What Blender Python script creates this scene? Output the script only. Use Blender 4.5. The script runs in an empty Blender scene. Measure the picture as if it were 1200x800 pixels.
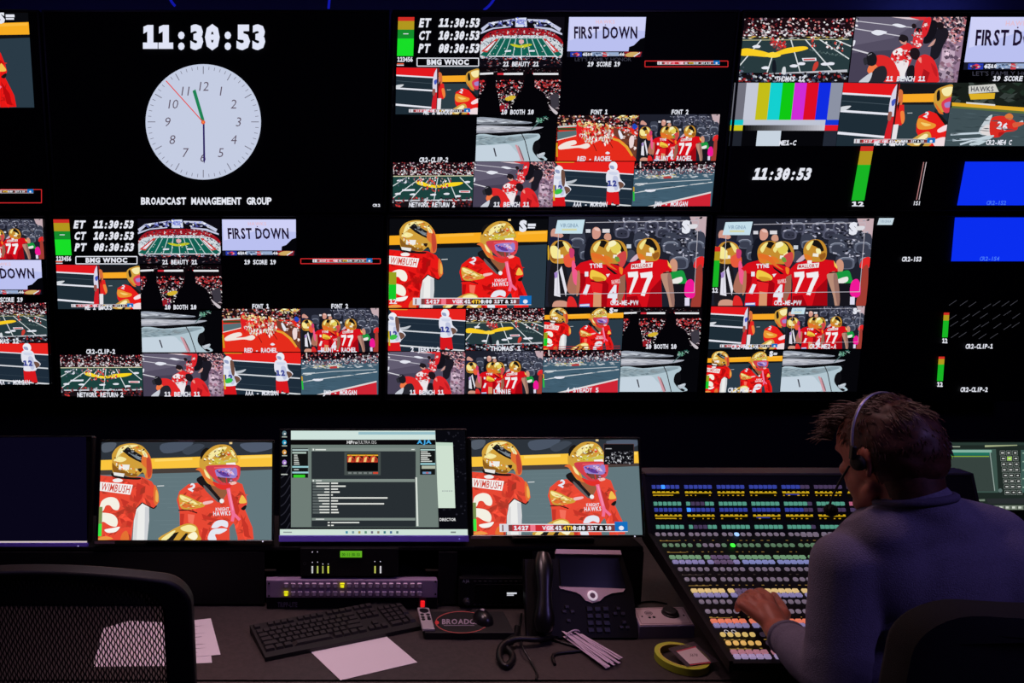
import bpy, bmesh, math, random
import numpy as np
from mathutils import Vector, Matrix
from mathutils.noise import noise as pnoise

# ------------------------------------------------------------------ camera, world, light, exposure
SC = bpy.context.scene
COL = SC.collection
F, CX, CY = 850.0, 370.0, 400.0            # focal length and principal point for a 1200 x 800 frame
PITCH = math.radians(7.2)
CS, SN = math.cos(PITCH), math.sin(PITCH)
DESK = 0.75
CAMZ = DESK + 1.03
cam = bpy.data.cameras.new('camera'); camo = bpy.data.objects.new('camera', cam); COL.objects.link(camo)
cam.sensor_width = 36.0; cam.lens = F / 1200 * 36.0; cam.shift_x = (600 - CX) / 1200
cam.clip_start = 0.02
camo.location = (0, 0, CAMZ); camo.rotation_euler = (math.pi / 2 - PITCH, 0, 0)
SC.camera = camo
vs = SC.view_settings
vs.view_transform = 'Standard'; vs.look = 'None'; vs.gamma = 1.0; vs.exposure = 0.0; vs.use_curve_mapping = False
world = bpy.data.worlds.new('world'); SC.world = world; world.use_nodes = True
world.node_tree.nodes['Background'].inputs[0].default_value = (0.25, 0.2, 0.6, 1)
world.node_tree.nodes['Background'].inputs[1].default_value = 0.0026

def area(name, loc, rot, size, power, col, sy=None, spread=None):
    l = bpy.data.lights.new(name, 'AREA'); l.energy = power; l.color = col; l.size = size
    if sy: l.shape = 'RECTANGLE'; l.size_y = sy
    if spread: l.spread = math.radians(spread)
    o = bpy.data.objects.new(name, l); o.location = loc; o.rotation_euler = rot; COL.objects.link(o)
    o['label'] = name.replace('_', ' '); return o
# dim pinkish ceiling downlights over the console, blue ceiling wash at the back, blue strip above the screens
area('ceiling_downlight', (-0.15, 1.72, 2.80), (0, 0, 0), 0.3, 3.3, (1.0, 0.66, 0.76), spread=75)
area('ceiling_downlight', (0.80, 2.1, 2.80), (math.radians(-8), math.radians(6), 0), 0.3, 3.0, (1.0, 0.60, 0.62), spread=100)
area('ceiling_blue_wash', (2.1, 0.2, 2.75), (math.radians(40), math.radians(35), 0), 0.5, 8.5, (0.40, 0.30, 1.0))
area('ceiling_blue_wash', (-1.4, 0.9, 2.8), (math.radians(28), math.radians(-10), 0), 0.5, 1.4, (0.40, 0.28, 1.0))
area('blue_strip_light', (0.9, 3.27, 2.80), (math.radians(120), 0, 0), 4.8, 1.3, (0.10, 0.10, 1.0), sy=0.02)
area('blue_strip_light', (2.75, 3.24, 2.80), (math.radians(120), 0, 0), 0.4, 0.9, (0.10, 0.14, 1.0), sy=0.02)

# ------------------------------------------------------------------ pixel rays onto real planes (placement only)
def ray(px, py):
    u = (px - CX) / F; v = (py - CY) / F
    return Vector((u, CS - v * SN, -SN - v * CS))      # per unit of camera depth
CAM = Vector((0, 0, CAMZ))
def W(px, py, zc): return CAM + ray(px, py) * zc
def on_z(px, py, z=DESK):
    d = ray(px, py); return CAM + d * ((z - CAMZ) / d.z)
def on_y(px, py, y):
    d = ray(px, py); return CAM + d * (y / d.y)

# ------------------------------------------------------------------ materials
def lin(c):
    c = np.asarray(c, float) / 255.0
    return np.where(c <= 0.04045, c / 12.92, ((c + 0.055) / 1.055) ** 2.4)
MATS = {}
def mat(name, col, rough=0.5, metal=0.0, emit=None, es=1.0, bump=0.0, bscale=200.0, var=0.0, vscale=30.0, spec=None, alpha=None, trans=0.0):
    if name in MATS: return MATS[name]
    m = bpy.data.materials.new(name); m.use_nodes = True; nt = m.node_tree
    b = nt.nodes['Principled BSDF']
    lc = tuple(lin(col)) + (1,)
    b.inputs['Base Color'].default_value = lc
    b.inputs['Roughness'].default_value = rough; b.inputs['Metallic'].default_value = metal
    if spec is not None: b.inputs['Specular IOR Level'].default_value = spec
    if trans: b.inputs['Transmission Weight'].default_value = trans
    if alpha is not None: b.inputs['Alpha'].default_value = alpha
    if emit is not None:
        b.inputs['Emission Color'].default_value = tuple(lin(emit)) + (1,); b.inputs['Emission Strength'].default_value = es
    if var or bump:
        tc = nt.nodes.new('ShaderNodeTexCoord')
    if var:
        n = nt.nodes.new('ShaderNodeTexNoise'); n.inputs['Scale'].default_value = vscale; n.inputs['Detail'].default_value = 6
        nt.links.new(tc.outputs['Object'], n.inputs['Vector'])
        r = nt.nodes.new('ShaderNodeValToRGB'); e = r.color_ramp.elements
        e[0].position = 0.3; e[1].position = 0.7
        e[0].color = tuple(x * (1 - var) for x in lc[:3]) + (1,); e[1].color = tuple(min(1, x * (1 + var)) for x in lc[:3]) + (1,)
        nt.links.new(n.outputs['Fac'], r.inputs['Fac']); nt.links.new(r.outputs['Color'], b.inputs['Base Color'])
    if bump:
        n2 = nt.nodes.new('ShaderNodeTexNoise'); n2.inputs['Scale'].default_value = bscale; n2.inputs['Detail'].default_value = 4
        nt.links.new(tc.outputs['Object'], n2.inputs['Vector'])
        bp = nt.nodes.new('ShaderNodeBump'); bp.inputs['Strength'].default_value = bump; bp.inputs['Distance'].default_value = 0.004
        nt.links.new(n2.outputs['Fac'], bp.inputs['Height']); nt.links.new(bp.outputs['Normal'], b.inputs['Normal'])
    MATS[name] = m; return m
def screen_mat():
    m = bpy.data.materials.new('screen_light'); m.use_nodes = True; nt = m.node_tree; nt.nodes.clear()
    o = nt.nodes.new('ShaderNodeOutputMaterial'); e = nt.nodes.new('ShaderNodeEmission'); a = nt.nodes.new('ShaderNodeVertexColor')
    a.layer_name = 'Col'; e.inputs['Strength'].default_value = 1.0
    nt.links.new(a.outputs['Color'], e.inputs['Color']); nt.links.new(e.outputs['Emission'], o.inputs['Surface'])
    return m
M_SCREEN = screen_mat()
def print_mat():
    m = bpy.data.materials.new('printed_ink'); m.use_nodes = True; nt = m.node_tree
    b = nt.nodes['Principled BSDF']; a = nt.nodes.new('ShaderNodeVertexColor'); a.layer_name = 'Col'
    nt.links.new(a.outputs['Color'], b.inputs['Base Color']); b.inputs['Roughness'].default_value = 0.7
    return m
M_PRINT = print_mat()
BLACK = mat('black_plastic', (14, 14, 16), 0.45)
BEZEL = mat('gloss_black_bezel', (9, 9, 11), 0.28)
PANELBLK = mat('dark_screen_glass', (4, 4, 6), 0.6, spec=0.15)
DARKGREY = mat('dark_grey_plastic', (38, 36, 40), 0.5, bump=0.05, bscale=400)
METAL = mat('brushed_metal', (120, 118, 124), 0.35, 0.9)
STEEL = mat('steel_bracket', (60, 60, 64), 0.4, 0.8)

# ------------------------------------------------------------------ object helpers
def tag(o, label=None, cat=None, group=None, kind=None):
    if label: o['label'] = label
    if cat: o['category'] = cat
    if group: o['group'] = group
    if kind: o['kind'] = kind
    return o
def empty(name, loc=(0, 0, 0), rot=(0, 0, 0), label=None, cat=None, group=None):
    o = bpy.data.objects.new(name, None); o.location = loc; o.rotation_euler = rot; COL.objects.link(o)
    o.empty_display_size = 0.05
    return tag(o, label, cat, group)
def link(name, me, m, parent=None, loc=None, rot=None, scale=None):
    if m is not None and len(me.materials) == 0: me.materials.append(m)
    o = bpy.data.objects.new(name, me); COL.objects.link(o)
    if parent is not None: o.parent = parent
    if loc is not None: o.location = loc
    if rot is not None: o.rotation_euler = rot
    if scale is not None: o.scale = scale
    return o
class MB:
    def __init__(s): s.v = []; s.f = []; s.smooth = False
    def add(s, vs_, fs, M=None):
        n = len(s.v)
        s.v += [tuple(M @ Vector(p)) if M is not None else tuple(p) for p in vs_]
        s.f += [tuple(i + n for i in f) for f in fs]; return s
    def box(s, c, d, bev=0.0, seg=2, M=None, rot=None):
        if rot is not None:
            R = Matrix.Translation(Vector(c)) @ Matrix.Rotation(rot[2], 4, 'Z') @ Matrix.Rotation(rot[1], 4, 'Y') @ Matrix.Rotation(rot[0], 4, 'X')
            M = R if M is None else M @ R; c = (0, 0, 0)
        hx, hy, hz = d[0] / 2, d[1] / 2, d[2] / 2
        if bev <= 0:
            vs_ = [(c[0] + x * hx, c[1] + y * hy, c[2] + z * hz) for x in (-1, 1) for y in (-1, 1) for z in (-1, 1)]
            return s.add(vs_, [(0, 1, 3, 2), (4, 6, 7, 5), (0, 4, 5, 1), (2, 3, 7, 6), (0, 2, 6, 4), (1, 5, 7, 3)], M)
        bm = bmesh.new(); bmesh.ops.create_cube(bm, size=1.0)
        for v in bm.verts: v.co = Vector((c[0] + v.co.x * d[0], c[1] + v.co.y * d[1], c[2] + v.co.z * d[2]))
        bmesh.ops.bevel(bm, geom=list(bm.edges), offset=min(bev, min(d) * 0.49), segments=seg, affect='EDGES', profile=0.5)
        return s.bm(bm, M)
    def bm(s, bm, M=None):
        bm.verts.index_update()
        s.add([v.co.copy() for v in bm.verts], [[v.index for v in f.verts] for f in bm.faces], M); bm.free(); return s
    def tube(s, path, r, n=8, closed=False, cap=True, M=None, flat=None):
        P = [Vector(p) for p in path]; N = len(P); rs = r if hasattr(r, '__len__') else [r] * N
        rings = []; prev = None
        for i, p in enumerate(P):
            a = P[(i - 1) % N] if (closed or i > 0) else p; b = P[(i + 1) % N] if (closed or i < N - 1) else p
            t = (b - a).normalized() if (b - a).length > 1e-9 else Vector((0, 0, 1))
            if prev is None:
                ref = Vector((0, 0, 1)) if abs(t.z) < 0.9 else Vector((1, 0, 0)); prev = t.cross(ref).normalized()
            n1 = (prev - t * prev.dot(t)).normalized(); n2 = t.cross(n1); prev = n1
            fl = flat if flat else 1.0
            rings.append([p + (n1 * math.cos(2 * math.pi * k / n) + n2 * fl * math.sin(2 * math.pi * k / n)) * rs[i] for k in range(n)])
        vs_ = [v for R in rings for v in R]; fs = []
        for i in range(N if closed else N - 1):
            j = (i + 1) % N
            for k in range(n): fs.append((i * n + k, i * n + (k + 1) % n, j * n + (k + 1) % n, j * n + k))
        if cap and not closed: fs += [tuple(range(n))[::-1], tuple((N - 1) * n + k for k in range(n))]
        return s.add(vs_, fs, M)
    def lathe(s, prof, n=24, c=(0, 0, 0), M=None, cap=True):
        vs_ = []; fs = []
        for r, z in prof:
            vs_ += [(c[0] + r * math.cos(2 * math.pi * k / n), c[1] + r * math.sin(2 * math.pi * k / n), c[2] + z) for k in range(n)]
        for i in range(len(prof) - 1):
            for k in range(n): fs.append((i * n + k, i * n + (k + 1) % n, (i + 1) * n + (k + 1) % n, (i + 1) * n + k))
        if cap: fs += [tuple(range(n))[::-1], tuple((len(prof) - 1) * n + k for k in range(n))]
        return s.add(vs_, fs, M)
    def prism(s, pts, t, M=None):          # outline in x,z ; thickness along y from 0 to t
        n = len(pts)
        vs_ = [(x, 0, z) for x, z in pts] + [(x, t, z) for x, z in pts]
        fs = [tuple(range(n)), tuple(range(2 * n - 1, n - 1, -1))] + [(i, n + i, n + (i + 1) % n, (i + 1) % n) for i in range(n)]
        return s.add(vs_, fs, M)
    def ball(s, c, r, n=12, M=None):
        r = r if hasattr(r, '__len__') else (r, r, r)
        vs_ = [(c[0], c[1], c[2] + r[2])]; m = n // 2
        for i in range(1, m):
            a = math.pi * i / m
            vs_ += [(c[0] + r[0] * math.sin(a) * math.cos(2 * math.pi * k / n), c[1] + r[1] * math.sin(a) * math.sin(2 * math.pi * k / n), c[2] + r[2] * math.cos(a)) for k in range(n)]
        vs_.append((c[0], c[1], c[2] - r[2])); L = len(vs_) - 1; fs = [(0, 1 + k, 1 + (k + 1) % n) for k in range(n)]
        for i in range(m - 2):
            for k in range(n): fs.append((1 + i * n + k, 1 + (i + 1) * n + k, 1 + (i + 1) * n + (k + 1) % n, 1 + i * n + (k + 1) % n))
        fs += [(L, 1 + (m - 2) * n + (k + 1) % n, 1 + (m - 2) * n + k) for k in range(n)]
        return s.add(vs_, fs, M)
    def mesh(s, name, smooth=None):
        me = bpy.data.meshes.new(name); me.from_pydata(s.v, [], s.f); me.update()
        bm = bmesh.new(); bm.from_mesh(me); bmesh.ops.recalc_face_normals(bm, faces=bm.faces); bm.to_mesh(me); bm.free()
        if smooth is not None: 
            try: me.set_sharp_from_angle(angle=math.radians(smooth))
            except Exception: pass
            me.polygons.foreach_set('use_smooth', [True] * len(me.polygons))
        return me
    def build(s, name, m, parent=None, smooth=None, loc=None, rot=None):
        return link(name, s.mesh(name, smooth), m, parent, loc, rot)
def smooth_pts(pts, k=5, closed=True):
    P = [np.array(p, float) for p in pts]; n = len(P); out = []
    for i in range(n if closed else n - 1):
        p0, p1, p2, p3 = (P[(i - 1) % n], P[i], P[(i + 1) % n], P[(i + 2) % n]) if closed else (P[max(i - 1, 0)], P[i], P[i + 1], P[min(i + 2, n - 1)])
        for j in range(k):
            t = j / k
            out.append(0.5 * ((2 * p1) + (-p0 + p2) * t + (2 * p0 - 5 * p1 + 4 * p2 - p3) * t * t + (-p0 + 3 * p1 - 3 * p2 + p3) * t ** 3))
    if not closed: out.append(P[-1])
    return out

# ------------------------------------------------------------------ flat picture painter (screen images, print)
GLY = {}
def glyph(ch, bold):
    key = (ch, bold)
    if key in GLY: return GLY[key]
    cu = bpy.data.curves.new('glyph', 'FONT'); cu.body = ch; cu.resolution_u = 2; cu.offset = bold; cu.fill_mode = 'BOTH'
    o = bpy.data.objects.new('glyph', cu); COL.objects.link(o)
    dg = bpy.context.evaluated_depsgraph_get(); me = bpy.data.meshes.new_from_object(o.evaluated_get(dg))
    v = np.array([(p.co.x, p.co.y) for p in me.vertices]).reshape(-1, 2); f = [list(p.vertices) for p in me.polygons]
    if ch in ('1', '0') and bold > .03:          # slab one and dotted zero of the clock lettering
        H = 0.729; b = bold
        if ch == '1':
            v = np.array([(.19 - b, 0), (.31 + b, 0), (.31 + b, H), (.2 - b, H), (.04 - b, H * .84 + b), (.04 - b, H * .7 - b), (.19 - b, H * .8 - b), (.02 - b, -b * .5), (.48 + b, -b * .5), (.48 + b, .11 + b), (.02 - b, .11 + b)]); f = [[0, 1, 2, 3, 6], [3, 4, 5, 6], [7, 8, 9, 10]]
        else:
            n = len(v); c = v.mean(0) * 0 + [(v[:, 0].min() + v[:, 0].max()) / 2, (v[:, 1].min() + v[:, 1].max()) / 2]; r = .075
            v = np.vstack([v, [c + [r * math.cos(k * math.pi / 4), r * 1.3 * math.sin(k * math.pi / 4)] for k in range(8)]]); f.append(list(range(n, n + 8)))
    bpy.data.objects.remove(o); bpy.data.curves.remove(cu); bpy.data.meshes.remove(me)
    GLY[key] = (v, f, (v[:, 0].min(), v[:, 0].max()) if len(v) else (0, 0.3)); return GLY[key]
CAPH = None
def clip(poly):
    for ax, lo in ((0, True), (0, False), (1, True), (1, False)):
        lim = 0.0 if lo else 1.0; out = []
        for i in range(len(poly)):
            a, b = poly[i - 1], poly[i]
            ia = a[ax] >= lim if lo else a[ax] <= lim; ib = b[ax] >= lim if lo else b[ax] <= lim
            if ia != ib:
                t = (lim - a[ax]) / (b[ax] - a[ax]); q = [a[0] + (b[0] - a[0]) * t, a[1] + (b[1] - a[1]) * t]; q[ax] = lim; out.append(tuple(q))
            if ib: out.append(tuple(b))
        poly = out
        if len(poly) < 3: return []
    return poly
class Pic:
    """flat image made of coloured facets; fr maps drawing coordinates to image coordinates"""
    def __init__(s, fr=None, clipped=True, step=1.2e-5):
        s.fr = fr or (lambda x, y: (x, y)); s.it = []; s.z = 0; s.cl = clipped; s.step = step
    def frame(s, x0, y0, x1, y1, xs=0.0):     # xs: how far the left edge has moved at the bottom (sheared source)
        def fr(x, y):
            v = (y - y0) / (y1 - y0); return ((x - x0 - xs * v) / (x1 - x0), v)
        s.fr = fr; return s
    @staticmethod
    def pts(t): return [tuple(float(q) for q in w.split(',')) for w in t.split()] if isinstance(t, str) else t
    def raw(s, c, pts, z=None):
        q = [s.fr(x, y) for x, y in pts]
        if s.cl:
            if any(a < 0 or a > 1 or b < 0 or b > 1 for a, b in q): q = clip(q)
            if len(q) < 3: return
        if z is None: s.z += 1; z = s.z
        s.it.append((q, c, z))
    def p(s, c, t): s.raw(c, s.pts(t)); return s
    def b(s, c, t, k=4): s.raw(c, smooth_pts(s.pts(t), k)); return s
    def r(s, c, x0, y0, x1, y1): s.raw(c, [(x0, y0), (x1, y0), (x1, y1), (x0, y1)]); return s
    def e(s, c, x, y, rx, ry=None, n=20, rot=0):
        ry = rx if ry is None else ry; ca, sa = math.cos(rot), math.sin(rot)
        s.raw(c, [(x + ca * rx * math.cos(2 * math.pi * k / n) - sa * ry * math.sin(2 * math.pi * k / n), y + sa * rx * math.cos(2 * math.pi * k / n) + ca * ry * math.sin(2 * math.pi * k / n)) for k in range(n)]); return s
    def l(s, c, t, w):
        P = s.pts(t)
        for a, b in zip(P[:-1], P[1:]):
            dx, dy = b[0] - a[0], b[1] - a[1]; L = math.hypot(dx, dy) or 1; nx, ny = -dy / L * w / 2, dx / L * w / 2
            s.raw(c, [(a[0] + nx, a[1] + ny), (b[0] + nx, b[1] + ny), (b[0] - nx, b[1] - ny), (a[0] - nx, a[1] - ny)])
        return s
    def box(s, c, x0, y0, x1, y1, w):
        s.l(c, [(x0, y0), (x1, y0)], w).l(c, [(x1, y0), (x1, y1)], w).l(c, [(x1, y1), (x0, y1)], w).l(c, [(x0, y1), (x0, y0)], w); return s
    def scat(s, cols, poly, n, sx, sy, seed=0, ang=0.6):      # scattered flecks inside a polygon (crowd, glints)
        rnd = random.Random(seed); P = s.pts(poly); xs = [q[0] for q in P]; ys = [q[1] for q in P]; base = s.z; k = 0; tries = 0
        while k < n and tries < n * 20:
            tries += 1; x, y = rnd.uniform(min(xs), max(xs)), rnd.uniform(min(ys), max(ys)); ins = False
            for i in range(len(P)):
                (x1, y1), (x2, y2) = P[i - 1], P[i]
                if (y1 > y) != (y2 > y) and x < (x2 - x1) * (y - y1) / (y2 - y1) + x1: ins = not ins
            if not ins: continue
            k += 1; a = rnd.uniform(-ang, ang); ca, sa = math.cos(a), math.sin(a); w, h = sx * rnd.uniform(.5, 1.3), sy * rnd.uniform(.5, 1.3)
            c = rnd.choice(cols); j = rnd.uniform(.75, 1.15); c = tuple(min(255, q * j) for q in c)
            s.raw(c, [(x + ca * dx * w - sa * dy * h, y + sa * dx * w + ca * dy * h) for dx, dy in ((-.5, -.2), (.1, -.5), (.5, .1), (-.1, .5))], base + 1 + k % 6)
        s.z = base + 7; return s
    def t(s, c, txt, cx, cy, h, w=None, mono=0.0, sh=0.0, bold=0.02, rot=0.0, sp=0.1):
        global CAPH
        if CAPH is None: g = glyph('H', 0.0)[0]; CAPH = g[:, 1].max()
        x = 0.0; lay = []
        for ch in txt:
            if ch == ' ': x += mono or 0.45; continue
            v, f, (a, b) = glyph(ch, bold); v = v / CAPH; a /= CAPH; b /= CAPH
            if mono:
                ww = b - a; k = min(1.0, mono * 0.95 / ww)
                lay.append(((v - [(a + b) / 2, 0]) * [k, 1] + [x + mono / 2, 0], f)); x += mono
            else: lay.append((v - [a, 0] + [x, 0], f)); x += (b - a) + sp
        tot = x - (0 if mono else sp); kx = (w / (tot * h)) if w else 1.0
        ca, sa = math.cos(rot), math.sin(rot); s.z += 1
        for v, f in lay:
            X = ((v[:, 0] - tot / 2) * kx + (v[:, 1] - .5) * sh) * h; Y = -(v[:, 1] - .5) * h
            U = cx + ca * X - sa * Y; V = cy + sa * X + ca * Y
            for q in f: s.raw(c, [(U[i], V[i]) for i in q], s.z)
        return s
    def mesh(s, name, place=None, m=None):
        """place(u,v,depth) -> local xyz ; default unit square in x,z facing -y"""
        place = place or (lambda u, v, d: (u, -d, 1 - v))
        vs_ = []; fs = []; cols = []
        for q, c, z in s.it:
            n = len(vs_); d = z * s.step; vs_ += [place(a, b, d) for a, b in q]; fs.append(tuple(range(n, n + len(q))))
            cols += [tuple(lin(c)) + (1.0,)] * len(q)
        me = bpy.data.meshes.new(name); me.from_pydata(vs_, [], fs)
        a = me.color_attributes.new('Col', 'FLOAT_COLOR', 'CORNER')
        a.data.foreach_set('color', np.array(cols, np.float32).ravel()); me.materials.append(m or M_SCREEN); me.update()
        return me
# ------------------------------------------------------------------ the broadcast pictures on the screens
WH = (228, 230, 240); CROWD = [(190, 60, 60), (220, 200, 205), (150, 40, 50), (230, 225, 230), (60, 20, 28), (200, 120, 120), (40, 18, 24), (120, 90, 110)]
def art_two(P, bright=True, bug=False):
    P.frame(85, 140, 1087, 712)
    if bright: RED, RD, FLD, TOP, YEL, SH = (230, 72, 52), (196, 52, 40), (98, 118, 124), (44, 50, 58), (250, 196, 62), (70, 62, 58)
    else: RED, RD, FLD, TOP, YEL, SH = (232, 24, 22), (182, 10, 14), (42, 58, 70), (10, 11, 15), (248, 172, 34), (18, 18, 20)
    GO, GL, GD, OR = (208, 158, 58), (246, 232, 160), (140, 92, 30), (226, 112, 50)
    P.r(FLD, 85, 140, 1087, 712).r(TOP, 85, 140, 1087, 260)
    if bright:
        P.b((84, 92, 104), '90,150 170,145 150,190 95,200').b((74, 84, 100), '440,150 620,140 560,190 450,205').b((80, 90, 108), '900,150 1080,145 1080,180 960,200').b((62, 70, 82), '560,190 640,150 690,165 600,215')
        for i in range(14): P.l((104, 124, 130), [(400 + 40 * (i % 5), 350 + i * 25), (640 + 30 * (i % 7), 346 + i * 25)], 3)
    P.p(YEL, '85,247 680,226 680,290 85,306').p(YEL, '680,226 1087,213 1087,284 680,290').p(SH, '85,306 680,290 1087,284 1087,302 690,318 85,334')
    P.p((255, 214, 100) if bright else (252, 186, 60), '400,240 620,232 620,246 400,256').p((255, 214, 100) if bright else (252, 186, 60), '900,224 1080,218 1080,232 900,240')
    P.l((210, 214, 214), '418,399 458,397', 5).r((230, 200, 140), 835, 140, 852, 152)
    # player seen from behind
    P.p(RED, '85,336 165,344 330,346 385,372 422,428 431,490 402,532 372,516 332,494 302,528 286,600 276,712 73,712 73,336')
    P.p(RD, '300,380 345,400 330,470 295,520 280,480').p(RD, '205,470 275,500 285,600 255,590').p(RD, '205,585 280,610 270,640 220,625')
    P.scat([tuple(q * .9 for q in RED), tuple(q * .95 for q in RED), tuple(min(255, q * 1.05) for q in RED)], '95,345 330,350 420,430 400,500 300,500 270,700 95,700', 60, 70, 24, 51, 1.3)
    P.b(OR, '402,392 424,432 428,490 410,512 398,470').b((236, 176, 80), '412,420 426,450 424,492 410,480').l((30, 18, 20), '300,532 332,497 372,518 402,530 418,514', 7)
    P.p((236, 236, 234), '302,532 334,500 374,522 376,600 368,712 284,712 288,600').p((206, 208, 212), '350,520 374,524 374,620 366,712 352,712').p((216, 216, 216), '296,560 312,540 306,712 286,712')
    P.b((28, 22, 22), '152,322 240,345 318,350 300,362 170,350')
    P.b(GO, '150,250 152,205 190,162 258,147 318,160 356,196 378,240 384,300 378,350 350,345 330,318 290,346 220,338 160,325')
    P.b(GL, '190,180 232,158 300,158 260,176 205,205 172,235').b(GD, '152,262 180,290 250,320 300,330 280,344 170,325').b(GL, '160,250 190,225 235,240 205,258')
    P.p((22, 20, 22), '208,192 240,168 300,205 345,232 330,266 290,248 250,226').p((120, 130, 138), '248,205 306,224 330,252 296,240').p((52, 52, 56), '262,190 318,215 300,214')
    P.b(OR, '332,205 368,215 386,290 380,352 346,350 352,300 322,262').b((196, 70, 50), '352,235 372,240 384,318 366,352 356,310').b(GL, '322,180 352,210 356,232 330,215')
    P.p((238, 236, 232), '192,272 254,274 250,304 190,302').p((232, 232, 230), '160,318 226,326 220,346 164,336').b((40, 26, 20), '300,298 328,296 318,318')
    P.b((240, 238, 236), '158,362 190,354 216,364 204,376 168,376').p((244, 242, 240), '85,374 276,392 262,450 82,426')
    P.t((205, 70, 58), 'WIMBUSH', 176, 411, 42, w=168, bold=0.015, rot=0.1, sh=0.1, sp=.2)
    P.b((244, 240, 226), '88,520 100,484 140,464 182,472 202,508 194,538 166,534 146,512 122,514 110,540 85,560').b((244, 240, 226), '85,560 130,556 172,568 194,600 186,634 150,628 110,606 85,620').b((246, 244, 240), '120,652 170,642 208,636 186,664 140,670')
    P.b(OR, '215,712 224,672 250,660 262,712').b((236, 150, 70), '85,700 130,690 170,706 85,714')
    L1 = tuple(min(255, q + 22) for q in RED); L2 = tuple(q * .86 for q in RED)
    P.scat([GL, GD, (250, 246, 214), (90, 56, 20), OR], '160,240 200,175 258,155 320,170 355,210 330,230 240,185 205,200 200,260 300,300 290,335 190,315', 46, 18, 9, 52, 1.2).scat([(60, 60, 66), (150, 158, 166)], '225,190 245,178 335,235 325,258', 16, 16, 6, 53)
    # player facing right with pink strap
    P.b((24, 20, 22), '650,372 660,346 696,342 726,392 795,478 792,502 720,440')
    P.p((150, 92, 60), '728,392 770,400 826,414 826,440 796,486 760,452')
    P.p(RED, '534,480 548,430 600,388 652,380 716,432 790,502 826,440 836,386 880,374 914,388 938,462 944,500 930,532 976,640 984,708 892,712 866,612 842,640 846,712 668,712 656,640 662,556 552,544')
    P.scat([tuple(q * .9 for q in RED), tuple(q * .95 for q in RED), tuple(min(255, q * 1.05) for q in RED)], '560,430 640,390 780,510 900,400 935,470 900,540 960,690 900,690 860,600 700,700 665,560 560,540', 60, 66, 20, 54, 1.3)
    P.p(RD, '680,560 760,590 840,600 800,610 690,590').p(RD, '850,440 880,470 900,540 880,600 862,540').p(RD, '560,556 600,556 590,636 556,620').p(RD, '905,560 950,630 960,700 930,690').p(RD, '690,640 720,650 700,712 676,712')
    P.p(RED, '552,542 662,556 658,640 640,664 600,640 556,650').p(RD, '556,560 580,560 574,636 556,644').p((244, 110, 90), '600,562 640,566 632,620 604,610')
    P.l((40, 20, 22), '545,540 600,538 655,556', 6).b(FLD, '868,618 850,650 846,712 890,712 880,660')
    P.b(GO, '548,450 600,460 652,486 696,502 690,520 640,530 590,536 556,520').b(GL, '556,452 620,478 650,500 600,492 560,476').b(OR, '570,500 630,512 640,526 575,524').b((240, 190, 80), '912,452 930,470 940,494 916,500 896,494').b((26, 22, 24), '908,530 934,510 940,520 926,540')
    P.t(WH, '2', 622, 406, 40, w=34, bold=0.05, rot=0.5).b((240, 190, 190), '688,492 740,484 742,496 696,508')
    P.p((30, 24, 26), '655,358 690,344 720,392 800,482 796,504 700,424').b((96, 92, 94), '690,392 730,430 776,484 768,490 700,424').e((240, 240, 240), 796, 486, 13)
    P.t(WH, 'KNIGHT', 800, 533, 18, w=78, bold=0.02, sp=.16, rot=-0.03).t(WH, 'HAWKS', 798, 558, 24, w=100, bold=0.03, sp=.16, rot=-0.04)
    P.b(WH, '738,640 760,606 800,596 832,608 830,640 796,630 770,642').b(WH, '720,690 742,652 800,644 830,652 790,676 760,680 768,712 724,712')
    # helmet, mask
    P.b((26, 22, 20), '668,250 672,200 700,174 720,190 716,250 690,262').b(GO, '672,262 690,210 740,166 792,154 842,166 876,212 886,262 800,274 712,280')
    P.b(GL, '716,214 760,178 820,168 800,196 750,222 724,246').b(GD, '750,222 800,206 830,216 780,232').b((206, 190, 70), '726,256 770,236 800,250 870,232 876,256 780,272').b((222, 80, 48), '812,206 834,198 842,214 822,222').b(GL, '842,180 866,206 872,232 850,212')
    P.p((244, 240, 240), '818,264 872,260 874,276 820,278')
    P.b(GO, '664,236 690,268 716,300 746,380 716,386 686,346 664,300').b(OR, '640,302 672,292 700,330 740,372 772,400 730,392 690,352 664,312').b(GL, '690,300 716,330 726,356 702,340')
    P.b((206, 62, 74), '700,284 760,276 884,276 902,310 892,356 846,392 800,398 752,360 716,324').b((120, 70, 60), '770,346 838,348 856,372 800,384 776,370').b((150, 130, 206), '756,304 800,294 874,292 884,330 868,352 820,350 772,344 752,326').b((216, 190, 226), '810,300 846,306 868,334 842,326')
    P.b((96, 60, 150), '760,306 810,318 842,342 800,340').l((220, 60, 70), '745,298 762,352 800,384 850,390', 9).l((226, 70, 78), '884,284 892,352 852,392', 9).l((232, 90, 100), '748,292 884,286', 8).l((210, 50, 56), '820,350 826,392', 7)
    P.b((226, 48, 42), '742,372 800,392 852,388 838,414 800,420 762,404').b((240, 190, 180), '842,376 872,372 880,384 850,392')
    P.l((240, 110, 150), '832,412 846,480 866,566', 21).l((240, 110, 150), '866,556 858,604', 18).l((240, 110, 150), '862,556 902,596', 16).l((250, 150, 180), '836,420 850,484 862,540', 6)
    P.scat([GL, GD, (250, 246, 214), (120, 80, 30), (230, 226, 90)], '690,250 720,195 790,160 840,172 872,215 876,250 800,262 720,268', 50, 20, 8, 55, 1.0).scat([(240, 120, 110), (150, 30, 40), (206, 150, 220), (60, 30, 40)], '752,292 880,290 888,350 850,384 790,384', 26, 16, 6, 56, 1.0).scat([GL, OR, GD], '555,455 690,503 640,528 560,520', 22, 26, 6, 57, .5)
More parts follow.
